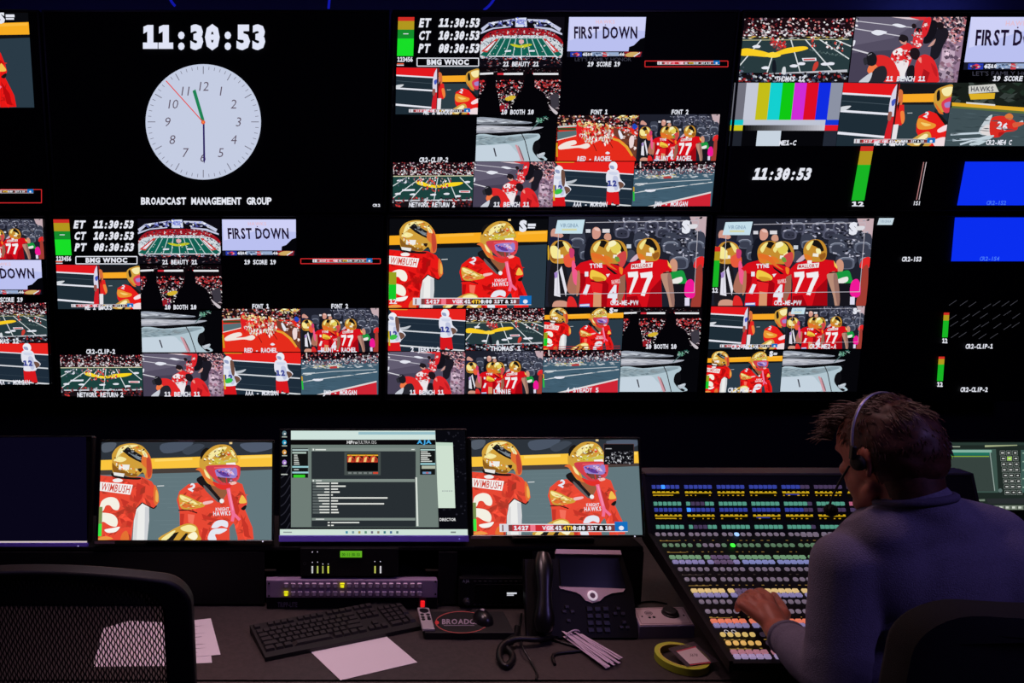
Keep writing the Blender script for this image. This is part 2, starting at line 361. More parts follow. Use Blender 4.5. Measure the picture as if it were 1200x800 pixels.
    # glove
    P.b(GO, '436,712 500,660 560,628 610,616 652,632 668,680 664,716').b(GL, '560,640 610,624 650,640 640,664 580,660').p((28, 24, 22), '480,712 520,672 552,664 520,712').p((28, 24, 22), '556,712 590,672 606,672 584,712').b(GL, '450,706 510,662 530,662 480,712').b((252, 246, 210), '602,690 640,664 660,690 640,712')
    P.r((120, 140, 80), 84, 520, 104, 618).r((60, 230, 70), 82, 618, 104, 690) if bright else P.r((150, 160, 30), 85, 480, 132, 560).r((20, 200, 40), 85, 560, 132, 660)
    if not bright:
        P.t(WH, 'S', 930, 185, 62, bold=0.07).r(WH, 960, 170, 1010, 186).r(WH, 960, 190, 1006, 200)
    if bug: bug_bar(P, 240, 652, 1000, 690)
def bug_bar(P, x0, y0, x1, y1):
    h = y1 - y0; w = x1 - x0; X = lambda f: x0 + w * f; m = (y0 + y1) / 2
    P.r((220, 220, 226), x0, y0 - h * .15, x1, y1 + h * .1).r((120, 60, 60), X(.02), y0, X(.93), y1).r((196, 50, 60), X(.1), y0, X(.24), y1).r((240, 120, 140), X(.24), y0, X(.42), y1).r((200, 40, 50), X(.28), y0, X(.36), y1)
    P.r((40, 34, 30), X(.5), y0, X(.68), y1).r((30, 20, 20), X(.72), y0, X(.84), y1).r((20, 110, 190), X(.9), y0 - h * .5, x1, y1).e(WH, X(.95), m, h * .4, h * .35)
    P.r((214, 214, 224), X(.03), y0, X(.07), y1).t(WH, '14', X(.14), m, h * .6, bold=.06).t(WH, '27', X(.2), m, h * .6, bold=.06).t(WH, 'VGK', X(.38), m, h * .55, bold=.05).t(WH, '41', X(.46), m, h * .6, bold=.06).t((250, 200, 60), '4TH', X(.54), m, h * .6, bold=.05).t(WH, '0:00', X(.62), m, h * .6, bold=.06).t(WH, '1ST & 10', X(.78), m, h * .55, bold=.05)
    return P
def seat(P, x, y, k, c1=(58, 62, 78), c2=(92, 98, 116)):
    P.b(c1, [(x - 60 * k, y - 20 * k), (x - 40 * k, y - 58 * k), (x + 40 * k, y - 58 * k), (x + 60 * k, y - 20 * k), (x + 56 * k, y + 40 * k), (x - 56 * k, y + 40 * k)]).b(c2, [(x - 46 * k, y + 66 * k), (x - 50 * k, y + 12 * k), (x - 20 * k, y - 2 * k), (x + 24 * k, y - 2 * k), (x + 50 * k, y + 14 * k), (x + 44 * k, y + 68 * k)])
    P.b(c1, [(x - 34 * k, y + 62 * k), (x - 36 * k, y + 22 * k), (x, y + 12 * k), (x + 36 * k, y + 22 * k), (x + 32 * k, y + 64 * k)]).l((150, 156, 172), [(x - 48 * k, y + 14 * k), (x - 20 * k, y), (x + 24 * k, y), (x + 50 * k, y + 16 * k)], 5 * k)
def helmet77(P, x, y, k, flip=1):
    f = flip; q = lambda t: [(x + a * k * f, y + b * k) for a, b in Pic.pts(t)]
    P.b((196, 140, 48), q('-80,40 -84,-10 -60,-56 -10,-76 44,-66 78,-20 82,40 60,78 0,86 -60,74')).b((24, 20, 18), q('-30,-62 6,-72 36,-52 62,0 40,10 10,-20 -20,-34')).b((240, 226, 140), q('-66,-20 -40,-56 -14,-66 -30,-30 -50,4')).b((246, 236, 170), q('6,-10 34,-6 40,26 10,22')).b((224, 120, 40), q('-80,30 -40,40 -20,72 -60,70')).p((238, 234, 224), q('-16,24 26,26 22,50 -18,46')).b((150, 90, 30), q('30,40 70,20 74,50 44,74'))
def art_seats(P, tagged=True):
    P.frame(40, 50, 1160, 680, xs=-38); RED, RD = (214, 14, 26), (160, 6, 18)
    P.r((30, 32, 44), -20, 40, 1200, 700).p((196, 170, 176), '1040,50 1160,50 1150,420 1120,380 1100,160 1060,120')
    for x, y in ((560, 130), (700, 130), (850, 130), (1000, 130), (620, 80), (770, 80), (920, 76)): seat(P, x, y, .95, (50, 52, 68), (84, 86, 106))
    for x, y, k in ((905, 225, 1.05), (1085, 220, 1.1), (970, 330, 1.15), (1120, 330, 1.0), (690, 210, .8), (240, 200, .9), (300, 290, .8)): seat(P, x, y, k)
    P.scat([(120, 126, 146), (16, 18, 26), (180, 180, 196)], '450,60 1120,60 1120,330 840,330 700,180 450,170', 120, 26, 12, 3)
    # people standing behind
    P.b((20, 22, 34), '290,350 310,210 350,190 390,220 410,280 420,360').b((210, 150, 134), '345,170 350,135 375,122 402,140 404,180 380,205 352,200').b((232, 190, 180), '360,130 392,130 400,150 370,146').b((206, 150, 128), '430,200 434,175 452,165 474,172 480,205 455,214').r((220, 216, 220), 418, 136, 470, 162).r((210, 210, 218), 300, 138, 334, 162)
    P.b((206, 150, 136), '50,170 60,140 90,136 140,180 110,200 60,196').b((26, 30, 60), '40,240 50,190 130,200 200,220 180,260 60,260').r((200, 206, 214), 590, 242, 622, 270).b((64, 68, 82), '590,300 620,280 650,300 640,360 590,360')
    P.b((206, 148, 124), '896,430 900,360 926,342 950,366 950,420 920,450').b((24, 150, 62), '890,520 900,440 940,430 990,424 1012,470 1018,520 940,530').b((232, 230, 226), '900,516 910,490 980,468 985,500 940,520').r((22, 20, 28), 900, 516, 1030, 700)
    P.b((226, 40, 40), '1068,400 1090,340 1140,330 1130,410').b((160, 60, 50), '1080,500 1090,410 1130,400 1120,680 1050,690').b((240, 24, 150), '1004,590 1012,510 1050,484 1076,520 1078,600 1040,620').r((220, 216, 236), 1006, 615, 1040, 672)
    # left referee and helmeted player
    P.b((26, 24, 30), '30,690 40,420 80,360 150,380 170,690').p((226, 224, 234), '66,600 74,440 100,420 112,610').p((226, 224, 234), '150,606 108,420 124,392 160,560').p((160, 130, 200), '70,440 100,430 96,470 74,480').b((170, 110, 90), '160,560 190,440 230,400 260,480 220,590').b((206, 150, 130), '60,690 70,640 150,640 180,690').b((220, 40, 40), '160,690 170,610 210,620 230,690')
    helmet77(P, 120, 290, 1.0, -1); P.b((230, 90, 60), '140,330 200,300 220,360 190,400 150,390').b((240, 90, 140), '196,380 216,360 246,500 236,530 206,500').b((246, 232, 150), '46,262 90,258 120,330 60,334').b((200, 60, 110), '180,270 215,280 210,330 185,330')
    # centre pair
    P.p(RED, '216,410 260,370 350,346 460,370 560,400 580,430 575,690 240,690 262,520 250,440').p(RD, '420,480 460,520 440,690 400,690').p(RD, '240,440 300,450 290,520 250,600').b((186, 120, 90), '226,600 236,440 254,440 250,560').p((150, 100, 80), '540,470 578,450 580,560 540,660 520,640')
    helmet77(P, 420, 290, 1.05, 1); helmet77(P, 510, 290, 1.02, 1)
    P.b((206, 70, 70), '520,320 580,290 586,350 560,400 530,380').b((226, 206, 90), '470,250 510,220 550,260 530,300 490,300').b((110, 150, 60), '505,330 530,330 540,360 515,360').b((246, 240, 190), '460,230 500,215 516,240 470,262').b((226, 110, 40), '340,300 420,320 470,380 520,420 470,400 400,350 345,330').p((20, 18, 22), '440,390 500,430 525,450 500,450 450,410').b((236, 130, 40), '535,400 560,410 556,450 540,440')
    P.t(WH, 'TYNE', 370, 390, 28, w=90, bold=.05, rot=-.05).r(WH, 288, 432, 314, 466).b((240, 200, 70), '326,450 340,420 400,440 440,470 430,494 370,490 330,480').b((206, 150, 40), '340,470 400,472 430,490 370,500').l((60, 10, 14), '330,496 416,514', 8).p((214, 150, 110), '345,690 350,570 405,580 404,690').p((226, 30, 36), '330,500 414,514 408,584 340,574')
    P.p(WH, '300,520 326,526 300,594 270,590').t(WH, '4', 486, 590, 110, w=70, bold=.06, rot=.05).t((232, 200, 200), 'HAWKS', 510, 502, 26, w=60, bold=.05, rot=-.15).p(WH, '440,450 470,446 452,472').p((90, 120, 200), '248,660 320,656 322,690 246,690').p(WH, '250,664 318,660 318,672 250,674')
    # number 77
    P.p(RED, '572,410 610,370 700,346 800,342 880,352 908,400 912,436 850,440 836,470 842,690 582,690 588,520').p(RD, '760,560 836,480 842,690 730,690').p(RD, '590,610 660,600 700,690 585,690').b((184, 140, 120), '834,470 850,444 900,440 930,600 926,690 900,690 880,600').b((150, 110, 100), '880,470 905,450 930,600 926,690 906,640').l((40, 8, 12), '850,440 912,434', 8).p((240, 200, 90), '880,352 908,398 906,412 886,392')
    P.b((206, 176, 190), '610,360 660,310 676,330 650,356'); helmet77(P, 745, 275, 1.0, 1)
    P.r((240, 236, 236), 690, 350, 722, 372).p((236, 232, 232), '624,380 776,366 772,402 618,414').t((190, 30, 40), 'MALLORY', 697, 391, 24, w=140, bold=.03, rot=-.05)
    P.p((240, 238, 240), '596,436 668,430 672,466 640,540 618,590 602,586 630,500 640,470 600,472').p((240, 238, 240), '684,442 770,430 774,466 740,540 716,604 688,598 716,520 736,474 690,476')
    if tagged:
        P.p((196, 222, 234), '100,76 294,72 274,168 78,168').t((140, 168, 190), 'VIRGINIA', 182, 112, 26, w=130, bold=.02).r((210, 214, 170), 130, 134, 235, 148)
        P.l((190, 186, 196), '300,92 1100,80', 4).l((190, 186, 196), '1098,84 1072,580', 4).l((190, 186, 196), '90,590 1070,578', 4).l((190, 186, 196), '104,170 88,590', 4)
        P.t(WH, 'S', 1012, 122, 74, bold=.08).b((220, 220, 226), '1030,108 1090,104 1084,130 1040,134').r((230, 180, 40), 26, 250, 34, 350)
def art_split(P):
    P.frame(84, 447, 638, 776, xs=-9); D = (30, 44, 54); RED = (226, 24, 30)
    P.r(D, 60, 440, 660, 790).p(RED, '84,447 372,453 368,520 80,500').p(WH, '80,497 330,512 330,522 80,507').p(WH, '80,586 340,604 340,616 80,598').p(WH, '78,700 350,726 350,738 76,714').b((210, 214, 220), '80,572 132,566 110,586 80,592').l((70, 84, 94), '84,540 330,560', 3)
    P.b((216, 212, 230), '330,520 345,470 364,460 366,600 340,620 326,590').b((70, 90, 190), '336,540 356,530 352,560 340,566').p((210, 30, 40), '322,690 332,630 356,620 350,740 316,740').b((150, 90, 80), '326,600 344,600 340,640 326,640')
    P.r((60, 22, 24), 355, 447, 366, 776).p((22, 22, 26), '368,450 640,455 640,510 368,508').p((248, 170, 40), '385,506 570,502 570,546 380,548').p((24, 24, 28), '380,548 560,546 560,560 380,562').r((44, 60, 68), 368, 560, 560, 776).l((180, 186, 190), '422,604 448,603', 4)
    P.b((214, 110, 60), '366,500 372,480 388,496 390,560 372,560').p((226, 36, 34), '366,562 400,560 412,640 398,668 364,664').b((240, 130, 60), '386,600 404,596 412,640 400,660').p((230, 226, 230), '358,664 384,662 378,776 354,776').p((40, 22, 24), '366,560 380,540 372,600')
    P.b((206, 156, 60), '548,540 552,490 590,466 640,462 642,560 600,600 566,580').b((246, 234, 170), '584,480 636,468 630,510 600,514').b((24, 22, 20), '560,500 572,484 580,530 566,540').b((220, 60, 84), '590,548 640,520 642,590 610,600').b((160, 130, 200), '606,552 638,545 636,572 612,574').b((224, 110, 40), '556,550 590,590 606,610 580,600')
    P.p((26, 22, 22), '556,590 600,620 640,660 640,690 590,650').p((230, 30, 28), '474,660 482,620 530,592 570,606 640,690 640,776 520,776 478,700').b((232, 150, 50), '484,630 540,650 574,664 560,684 500,690 478,672').b((246, 206, 110), '496,652 550,664 520,672').t(WH, '2', 520, 612, 26, w=22, bold=.05, rot=.4).b((246, 220, 226), '586,690 630,664 636,690 596,706')
    P.b((206, 160, 70), '440,770 480,726 540,700 560,740 550,776').b((248, 236, 180), '470,760 520,714 540,724 500,770').p((26, 22, 20), '500,776 530,736 540,740 520,776').b((240, 220, 224), '575,745 630,730 632,776 580,776'); bug_bar(P, 165, 742, 580, 760)
def art_arena(P):
    P.frame(640, 62, 1200, 365); G = (16, 96, 82); P.r((12, 10, 18), 630, 50, 1210, 380)
    P.b((150, 20, 34), '645,200 700,150 800,132 1000,130 1110,150 1190,200 1190,250 1100,210 760,200 650,250').scat(CROWD + [(220, 40, 40)] * 3, '645,210 720,145 1000,128 1120,150 1195,210 1195,250 1110,190 740,185 650,270', 260, 12, 9, 5)
    P.b((206, 214, 220), '640,300 645,220 740,178 1080,176 1190,230 1195,300 1150,300 1060,206 760,206 690,300').scat([(220, 220, 226), (80, 90, 120), (150, 170, 180), (40, 40, 60)], '640,300 650,210 740,170 1090,170 1195,220 1195,300 1150,300 1060,200 770,200 690,300', 200, 12, 8, 6)
    P.p(G, '640,290 760,190 1060,190 1195,285 1170,300 680,300').p((206, 60, 56), '646,268 746,190 760,194 688,274').p((206, 60, 56), '1064,192 1078,190 1176,268 1136,276').p(WH, '668,262 736,206 742,210 690,264').p(WH, '1080,208 1086,204 1150,262 1136,266')
    for i in range(9):
        a = 770 + i * 36; b = 690 + i * 58; P.l((190, 214, 214), [(a, 192), (b, 298)], 5)
    P.b((196, 200, 40), '840,224 880,226 910,232 960,222 990,228 960,240 920,246 870,240').l(WH, '700,298 1160,298', 6).p(WH, '808,262 850,260 848,270 806,272').p(WH, '970,260 1010,260 1010,270 970,270').b((220, 170, 170), '900,200 930,200 930,220 905,222').scat([(230, 230, 230), (30, 60, 60)], '700,210 1140,210 1160,290 690,290', 60, 12, 5, 8)
    P.scat([(206, 210, 220), (150, 150, 180), (40, 40, 60), (230, 90, 80)], '640,300 1195,300 1180,316 660,316', 80, 18, 7, 9)
    P.p((214, 220, 240), '868,68 942,66 950,122 872,122').p((150, 160, 226), '885,76 930,76 930,106 888,106').scat([(230, 236, 250), (90, 100, 200)], '866,66 944,66 950,122 870,122', 30, 12, 9, 2)
    for pts in ('640,130 690,96 860,72 862,80 700,106 650,150', '950,74 1080,78 1180,130 1170,150 1080,96 950,84', '640,152 720,126 840,116 842,122 720,134 640,164', '1000,118 1110,128 1190,160 1188,170 1100,140 1000,126'): P.p((196, 200, 226), pts)
    P.scat([(120, 130, 210), (220, 224, 240), (60, 60, 120)], '690,100 860,76 860,112 710,124', 30, 22, 12, 4).scat([(120, 130, 210), (220, 224, 240), (60, 60, 120)], '955,80 1080,82 1130,120 960,110', 26, 22, 12, 5)
    P.scat([(60, 24, 30), (110, 100, 110), (150, 60, 60), (28, 20, 26)], '650,316 1195,314 1190,364 640,364', 110, 18, 8, 7)
def art_booth(P):
    P.frame(652, 372, 1200, 668); P.r((12, 6, 10), 640, 360, 1210, 680).scat([(60, 18, 26), (100, 90, 96), (30, 14, 18)], '700,376 1190,376 1190,400 700,400', 60, 14, 6, 1)
    P.scat(CROWD, '652,450 1200,450 1200,560 652,560', 420, 16, 9, 11).scat([(226, 222, 220), (170, 150, 160), (60, 40, 50), (230, 226, 226)], '652,540 1200,530 1200,640 652,640', 330, 20, 7, 12, 1.2).scat([(190, 40, 44)], '652,450 1200,446 1200,490 652,500', 90, 15, 12, 13)
    P.b((214, 180, 50), '830,560 870,545 900,550 880,572 840,576').scat([(110, 40, 130), (200, 60, 90)], '780,600 850,590 850,640 790,640', 30, 12, 8, 3).p((60, 56, 66), '1130,540 1190,530 1195,610 1150,640')
    P.p((230, 230, 234), '652,404 742,400 742,412 652,416').p((210, 44, 60), '770,404 812,404 812,416 770,416').p((230, 230, 234), '812,404 942,402 942,416 812,416').p((210, 44, 60), '975,404 1010,404 1010,416 975,416').p((230, 230, 234), '1010,404 1180,404 1180,416 1010,416')
    P.b((4, 3, 7), '645,690 655,560 690,490 698,430 735,412 762,440 762,490 785,560 790,690').b((4, 3, 7), '880,700 900,560 945,500 955,430 990,400 1022,430 1026,490 1090,530 1120,600 1125,700').p((4, 3, 7), '652,640 1200,640 1200,668 652,668').p((150, 26, 36), '795,610 830,600 828,645 800,645').b((200, 190, 196), '1125,600 1150,620 1190,650 1180,664 1150,640')
def art_truck(P):
    P.frame(650, 65, 1195, 385, xs=-10); P.r((5, 5, 9), 600, 50, 1230, 400)
    P.b((150, 158, 172), '650,75 760,78 900,95 1010,108 980,118 800,122 650,118').b((190, 196, 206), '660,88 800,90 950,106 820,108 660,102').b((120, 126, 136), '650,104 900,112 1000,112 860,122 650,120').scat([(176, 182, 196), (110, 114, 126), (200, 206, 214)], '650,78 900,98 1000,108 900,118 650,116', 40, 60, 5, 5, .1)
    P.b((168, 172, 184), '645,132 840,135 1000,140 1090,142 1040,160 950,172 800,180 645,186').b((196, 198, 206), '650,140 1000,148 900,160 650,160').b((140, 142, 154), '645,170 850,166 940,170 800,182 645,186').scat([(200, 200, 210), (150, 154, 166), (180, 182, 192)], '645,138 1000,142 940,168 645,182', 36, 80, 5, 6, .08)
    P.b((176, 196, 206), '642,200 800,205 960,190 1050,186 1070,215 1040,250 1030,300 1060,340 1100,350 1080,385 640,390').b((140, 160, 170), '642,204 850,212 1000,196 1050,206 900,250 780,262 642,268').scat([(170, 186, 194), (116, 134, 144), (150, 168, 176)], '642,206 850,214 1040,200 880,252 642,270', 70, 50, 7, 7, .2).b((196, 210, 222), '642,280 760,270 850,262 890,290 930,380 642,384')
    P.b((206, 150, 160), '905,270 925,280 962,380 945,380 920,310').b((130, 90, 96), '925,278 935,290 965,370 958,372').l((40, 40, 44), '945,185 970,240 1005,384', 6).l((24, 24, 28), '645,188 900,184 1080,186', 6).p((60, 60, 72), '758,290 768,290 782,350 774,352')
    P.b((14, 14, 18), '1030,250 1060,236 1070,290 1050,340 1100,370 1080,380 1040,340 1020,300').b((180, 190, 200), '1050,340 1100,320 1100,340 1070,362').l((206, 212, 220), '1066,340 1096,326', 8)
    P.scat([(120, 190, 160), (40, 90, 80), (200, 220, 220), (20, 40, 40)], '1050,80 1110,66 1124,90 1070,118 1040,112', 30, 18, 10, 3).l((80, 110, 110), '1066,100 1010,160', 6)
def fieldbase(P, x0, x1, y0, y1):
    P.r((26, 12, 18), x0, y0, x1, y0 + (y1 - y0) * .32).scat(CROWD + [(20, 10, 14)] * 2, [(x0, y0), (x1, y0), (x1, y0 + (y1 - y0) * .28), (x0, y0 + (y1 - y0) * .28)], 380, (x1 - x0) * .022, (y1 - y0) * .035, 21).scat([(220, 222, 226), (200, 190, 196), (120, 60, 70)], [(x0, y0 + (y1 - y0) * .17), (x1, y0 + (y1 - y0) * .17), (x1, y0 + (y1 - y0) * .29), (x0, y0 + (y1 - y0) * .29)], 170, (x1 - x0) * .022, (y1 - y0) * .03, 22)
    return P
def art_field_a(P):
    P.frame(138, 92, 722, 430, xs=-43); fieldbase(P, 80, 740, 92, 430)
    P.r((40, 58, 62), 80, 196, 740, 380).p((26, 22, 24), '118,186 700,190 700,200 118,198').scat([(226, 190, 90), (230, 230, 230), (60, 50, 40)], '118,188 700,190 700,200 118,200', 70, 26, 6, 2, .05).l((206, 200, 150), '120,208 690,204', 3)
    for q in ('228,206 106,346', '292,270 250,390', '384,206 430,374', '460,204 600,366', '535,204 690,306', '620,206 700,240'): P.l((216, 222, 224), q, 6)
    P.b((250, 206, 36), '112,262 150,250 230,264 285,276 360,250 450,240 474,252 430,266 350,280 300,292 250,296 180,290 120,288').b((252, 216, 60), '245,290 285,270 330,288 290,300')
    P.scat([(220, 50, 50), (236, 220, 220), (180, 40, 44), (120, 80, 80)], '285,196 350,200 360,236 330,262 290,256 275,220', 70, 13, 13, 4).scat([(226, 226, 230), (220, 70, 60), (40, 60, 66)], '480,190 515,196 515,240 490,240', 20, 12, 14, 5).scat([(226, 226, 230), (200, 70, 60), (30, 40, 46)], '555,200 660,220 655,270 570,245', 34, 12, 14, 6)
    for a, b in ((435, 330), (245, 352), (560, 332), (200, 240), (590, 330), (395, 342)): P.b(WH, [(a - 20, b), (a, b - 7), (a + 22, b - 3), (a + 16, b + 8), (a - 12, b + 8)])
    P.p(WH, '440,302 515,300 518,316 446,318').p((200, 90, 90), '448,306 508,304 510,312 450,314').b((20, 24, 34), '282,370 285,320 298,312 304,350 300,378').b((200, 60, 50), '495,365 505,330 525,320 525,345 505,370').scat([(90, 110, 110)], '480,255 680,290 660,296 480,266', 40, 10, 5, 6)
    P.p((190, 192, 200), '230,384 680,362 680,376 230,396').p((20, 16, 20), '95,390 680,376 680,440 80,440').scat([(200, 206, 214), (40, 46, 70), (150, 40, 44), (20, 18, 24), (90, 100, 120)], '95,350 130,350 140,380 400,384 680,374 676,430 95,430', 170, 18, 15, 8).b((210, 214, 220), '332,384 338,352 352,350 352,386')
def art_field_b(P):
    P.frame(68, 395, 635, 705, xs=-10); fieldbase(P, 50, 650, 395, 705)
    P.r((28, 66, 62), 50, 490, 650, 660).l((206, 204, 170), '60,492 630,488', 6)
    for q in ('160,500 60,560', '262,500 64,640', '330,500 190,650', '380,500 352,660', '450,500 516,660', '535,498 622,582'): P.l((210, 220, 222), q, 6)
    P.b((250, 214, 30), '222,528 262,526 320,548 380,552 440,538 545,532 552,544 500,560 420,566 360,572 290,562 240,548')
    for a, b in ((95, 612), (200, 616), (345, 618), (440, 612), (520, 628), (110, 520), (585, 530)): P.b(WH, [(a - 20, b), (a, b - 6), (a + 22, b - 3), (a + 16, b + 7), (a - 12, b + 7)])
    P.p(WH, '128,582 218,580 216,592 126,594').p(WH, '530,590 608,590 608,606 532,604').p((220, 110, 110), '540,594 600,594 600,602 540,602').scat([(220, 60, 56), (230, 226, 230), (40, 50, 60), (180, 150, 150)], '200,500 470,500 480,560 360,600 260,580', 90, 13, 16, 9).scat([(206, 210, 220), (70, 80, 100)], '80,510 240,500 200,560 80,560', 26, 12, 14, 10)
    P.l((206, 206, 214), '60,660 620,656', 9).p((24, 16, 20), '55,664 620,662 620,710 50,710').scat([(200, 206, 214), (60, 46, 60), (190, 50, 50), (20, 18, 24), (120, 40, 44)], '60,640 620,640 620,704 56,704', 120, 20, 16, 12)
def art_bench(P):
    P.frame(122, 92, 682, 430, xs=-75); P.r((84, 78, 98), 30, 80, 700, 440).p((98, 92, 112), '122,92 470,92 300,200 80,240').p((70, 64, 84), '60,280 300,260 240,430 40,430').l((206, 204, 214), '115,112 400,146', 4).l((206, 204, 214), '100,150 340,190', 5).l((214, 212, 220), '70,252 190,286', 8).p((214, 50, 56), '390,92 476,92 474,108 440,108').p((220, 200, 206), '300,92 390,94 440,106 380,104')
    P.b(WH, '190,172 220,158 270,168 250,180 220,186').b(WH, '300,132 330,126 370,140 340,146').b(WH, '80,218 105,212 95,240 78,238').scat([(220, 220, 226), (40, 40, 56)], '100,96 130,96 120,150 100,150', 14, 14, 12, 5)
    P.p((150, 120, 146), '560,190 640,150 660,180 610,430 500,430').p((196, 170, 190), '545,260 610,250 600,330 530,350').p((170, 150, 170), '520,360 596,340 590,400 510,420').scat([(206, 180, 196), (120, 96, 120), (150, 110, 130), (90, 70, 90)], '560,200 640,180 612,430 505,430', 80, 26, 22, 6).scat([(220, 150, 150), (60, 40, 54), (230, 200, 204), (160, 90, 100), (30, 24, 34)], '480,92 684,92 670,200 600,230 540,150 490,130', 180, 20, 15, 7)
    P.b((28, 26, 36), '480,310 490,240 510,190 530,150 575,150 580,190 550,240 520,300').b((20, 18, 26), '450,225 470,170 500,110 530,120 520,170 490,220').b((200, 150, 140), '472,245 500,215 515,205 500,235').b((26, 20, 26), '525,142 532,120 556,122 560,148 540,156')
    P.b((220, 36, 44), '440,190 450,140 470,100 500,96 490,140 465,190').b((226, 50, 56), '395,250 405,180 420,150 445,165 450,210 430,250').e((30, 22, 26), 432, 162, 16, 15).e((30, 22, 26), 410, 138, 12, 13).scat([(236, 220, 224), (190, 30, 40), (240, 200, 200)], '380,250 400,170 450,150 470,110 480,150 440,240', 50, 14, 12, 4)
    P.b((226, 40, 44), '270,330 290,270 340,240 370,225 395,250 380,320 350,360 310,400 290,380').b((30, 24, 30), '326,210 340,182 370,190 374,214 350,226').b((206, 150, 136), '330,212 350,222 365,214 360,232 340,230').b((236, 228, 232), '285,330 330,316 368,320 345,380 330,400 300,350').b((240, 234, 236), '290,270 330,250 340,270 300,290').scat([(236, 224, 228), (180, 20, 30)], '270,330 300,270 370,235 385,300 340,340', 30, 16, 14, 8).p((236, 230, 234), '312,350 346,350 340,410 316,410')
    P.b((222, 40, 40), '200,330 205,290 260,295 300,340 305,420 240,430 190,400').b((240, 120, 70), '150,370 170,335 200,340 205,370 170,390').b((26, 26, 32), '150,330 158,285 185,272 205,295 200,330 175,345').b((44, 44, 52), '135,310 150,300 155,330 140,340').l((140, 140, 150), '160,290 182,280', 4).b((38, 38, 46), '150,432 190,360 240,345 250,390 220,432').b((200, 204, 214), '100,430 150,390 175,380 150,430')
    P.b((222, 38, 42), '385,430 395,350 420,300 460,285 500,320 515,400 500,432').b((32, 22, 28), '375,285 385,255 415,252 428,280 410,312 385,305').b((240, 140, 130), '415,310 432,300 430,330').p((170, 22, 30), '440,360 470,380 450,430 420,420').b((190, 30, 36), '480,330 505,360 505,400 490,380').b((26, 22, 30), '350,400 360,350 392,345 384,410')
def art_huddle(P):
    P.frame(74, 55, 595, 346, xs=-22); RED = (228, 44, 28); P.r(RED, 40, 50, 610, 350)
    P.r((30, 16, 18), 40, 50, 610, 130).scat(CROWD + [(206, 150, 100), (226, 200, 150)], '74,55 595,55 595,200 430,130 74,130', 330, 16, 11, 31).p((86, 110, 116), '70,160 210,150 190,180 70,212').p((200, 204, 204), '74,124 200,116 200,126 72,134').l((240, 236, 230), '66,214 190,184', 5).r((60, 70, 40), 74, 134, 190, 150)
    P.p((110, 60, 46), '430,130 590,190 580,340 545,300 500,230 430,180').scat([(130, 70, 50), (86, 46, 36), (230, 210, 206)], '430,135 590,195 575,320 510,240', 36, 16, 16, 5).b((236, 214, 214), '530,210 545,184 562,195 556,250 535,262').b(WH, '460,160 470,150 490,190 476,206').b((30, 70, 190), '550,120 565,108 582,126 570,144 555,140').p((228, 160, 50), '420,196 470,210 520,250 555,310 545,318 505,260 460,222 420,210').scat([(230, 220, 170), (250, 200, 80)], '440,65 500,55 590,60 560,80 460,85', 22, 24, 10, 2)
    P.b((240, 228, 220), '76,252 120,226 180,214 190,236 150,250 210,246 260,232 278,250 250,268 200,262 120,270 80,272').scat([(206, 20, 24), (232, 60, 50), (238, 220, 214), (206, 170, 110), (170, 20, 26)], '200,110 250,100 420,120 425,210 380,230 330,210 290,240 250,220 200,180', 240, 18, 24, 33).b((222, 30, 34), '190,150 200,95 220,95 226,170 210,220').scat([(206, 160, 90), (240, 214, 150)], '195,92 400,110 400,140 200,120', 36, 17, 14, 9).scat([(240, 236, 232)], '210,170 400,180 420,260 300,240 210,220', 46, 9, 22, 8).b(WH, '376,296 390,286 406,296 390,304').l((60, 20, 20), '300,240 320,284', 4).l((60, 20, 20), '400,220 424,262', 4)
    P.r((206, 150, 30), 58, 230, 70, 320)
def bluewhite(P, x, y, k, back=False):
    q = lambda t: [(x + a * k, y + b * k) for a, b in Pic.pts(t)]
    P.p((36, 20, 26), q('-34,200 -10,196 -16,262 -34,262')).p((40, 24, 28), q('14,196 38,196 40,250 24,262')).b((232, 232, 238), q('20,220 40,214 44,250 26,256')).p((214, 24, 30), q('-40,118 34,116 42,204 6,204 -2,186 -14,206 -44,206'))
    P.b((226, 228, 240), q('-34,-10 -10,-22 20,-20 40,0 46,40 74,70 70,86 46,110 34,122 -36,122 -30,70 -42,60 -44,20')).b((190, 196, 222), q('0,30 30,30 34,100 10,110')).b((110, 78, 66), q('34,60 60,64 70,84 46,104 40,90')).b((236, 238, 246), q('-20,-20 -24,-50 0,-70 24,-56 26,-26 4,-14')).b((150, 160, 196), q('-20,-44 4,-40 6,-20 -16,-26')).b((206, 212, 232), q('-24,-4 30,0 20,16 -20,12')).t((60, 70, 150), '12', *q('-6,70')[0], 34 * k, bold=.06)
def art_aaa(P):
    P.frame(55, 352, 562, 636, xs=-20); D = (30, 44, 58); P.r(D, 20, 340, 580, 650).p((230, 34, 30), '60,352 565,352 556,430 90,398').l(WH, '95,404 556,432', 7).p((206, 160, 40), '60,352 180,354 178,358 60,358').l((210, 214, 220), '90,494 545,526', 9).l((214, 218, 222), '80,596 540,634', 10).b((190, 196, 204), '110,480 150,474 195,464 170,486 120,492').l((50, 64, 76), '100,440 540,470', 3).l((50, 64, 76), '100,560 540,590', 3)
    bluewhite(P, 425, 420, 1.0); bluewhite(P, 78, 448, 1.05); P.b((60, 190, 70), '50,545 70,525 100,530 92,552 60,560').r((206, 180, 40), 42, 500, 52, 600).b((110, 78, 66), '95,410 115,410 120,470 112,510 98,490')
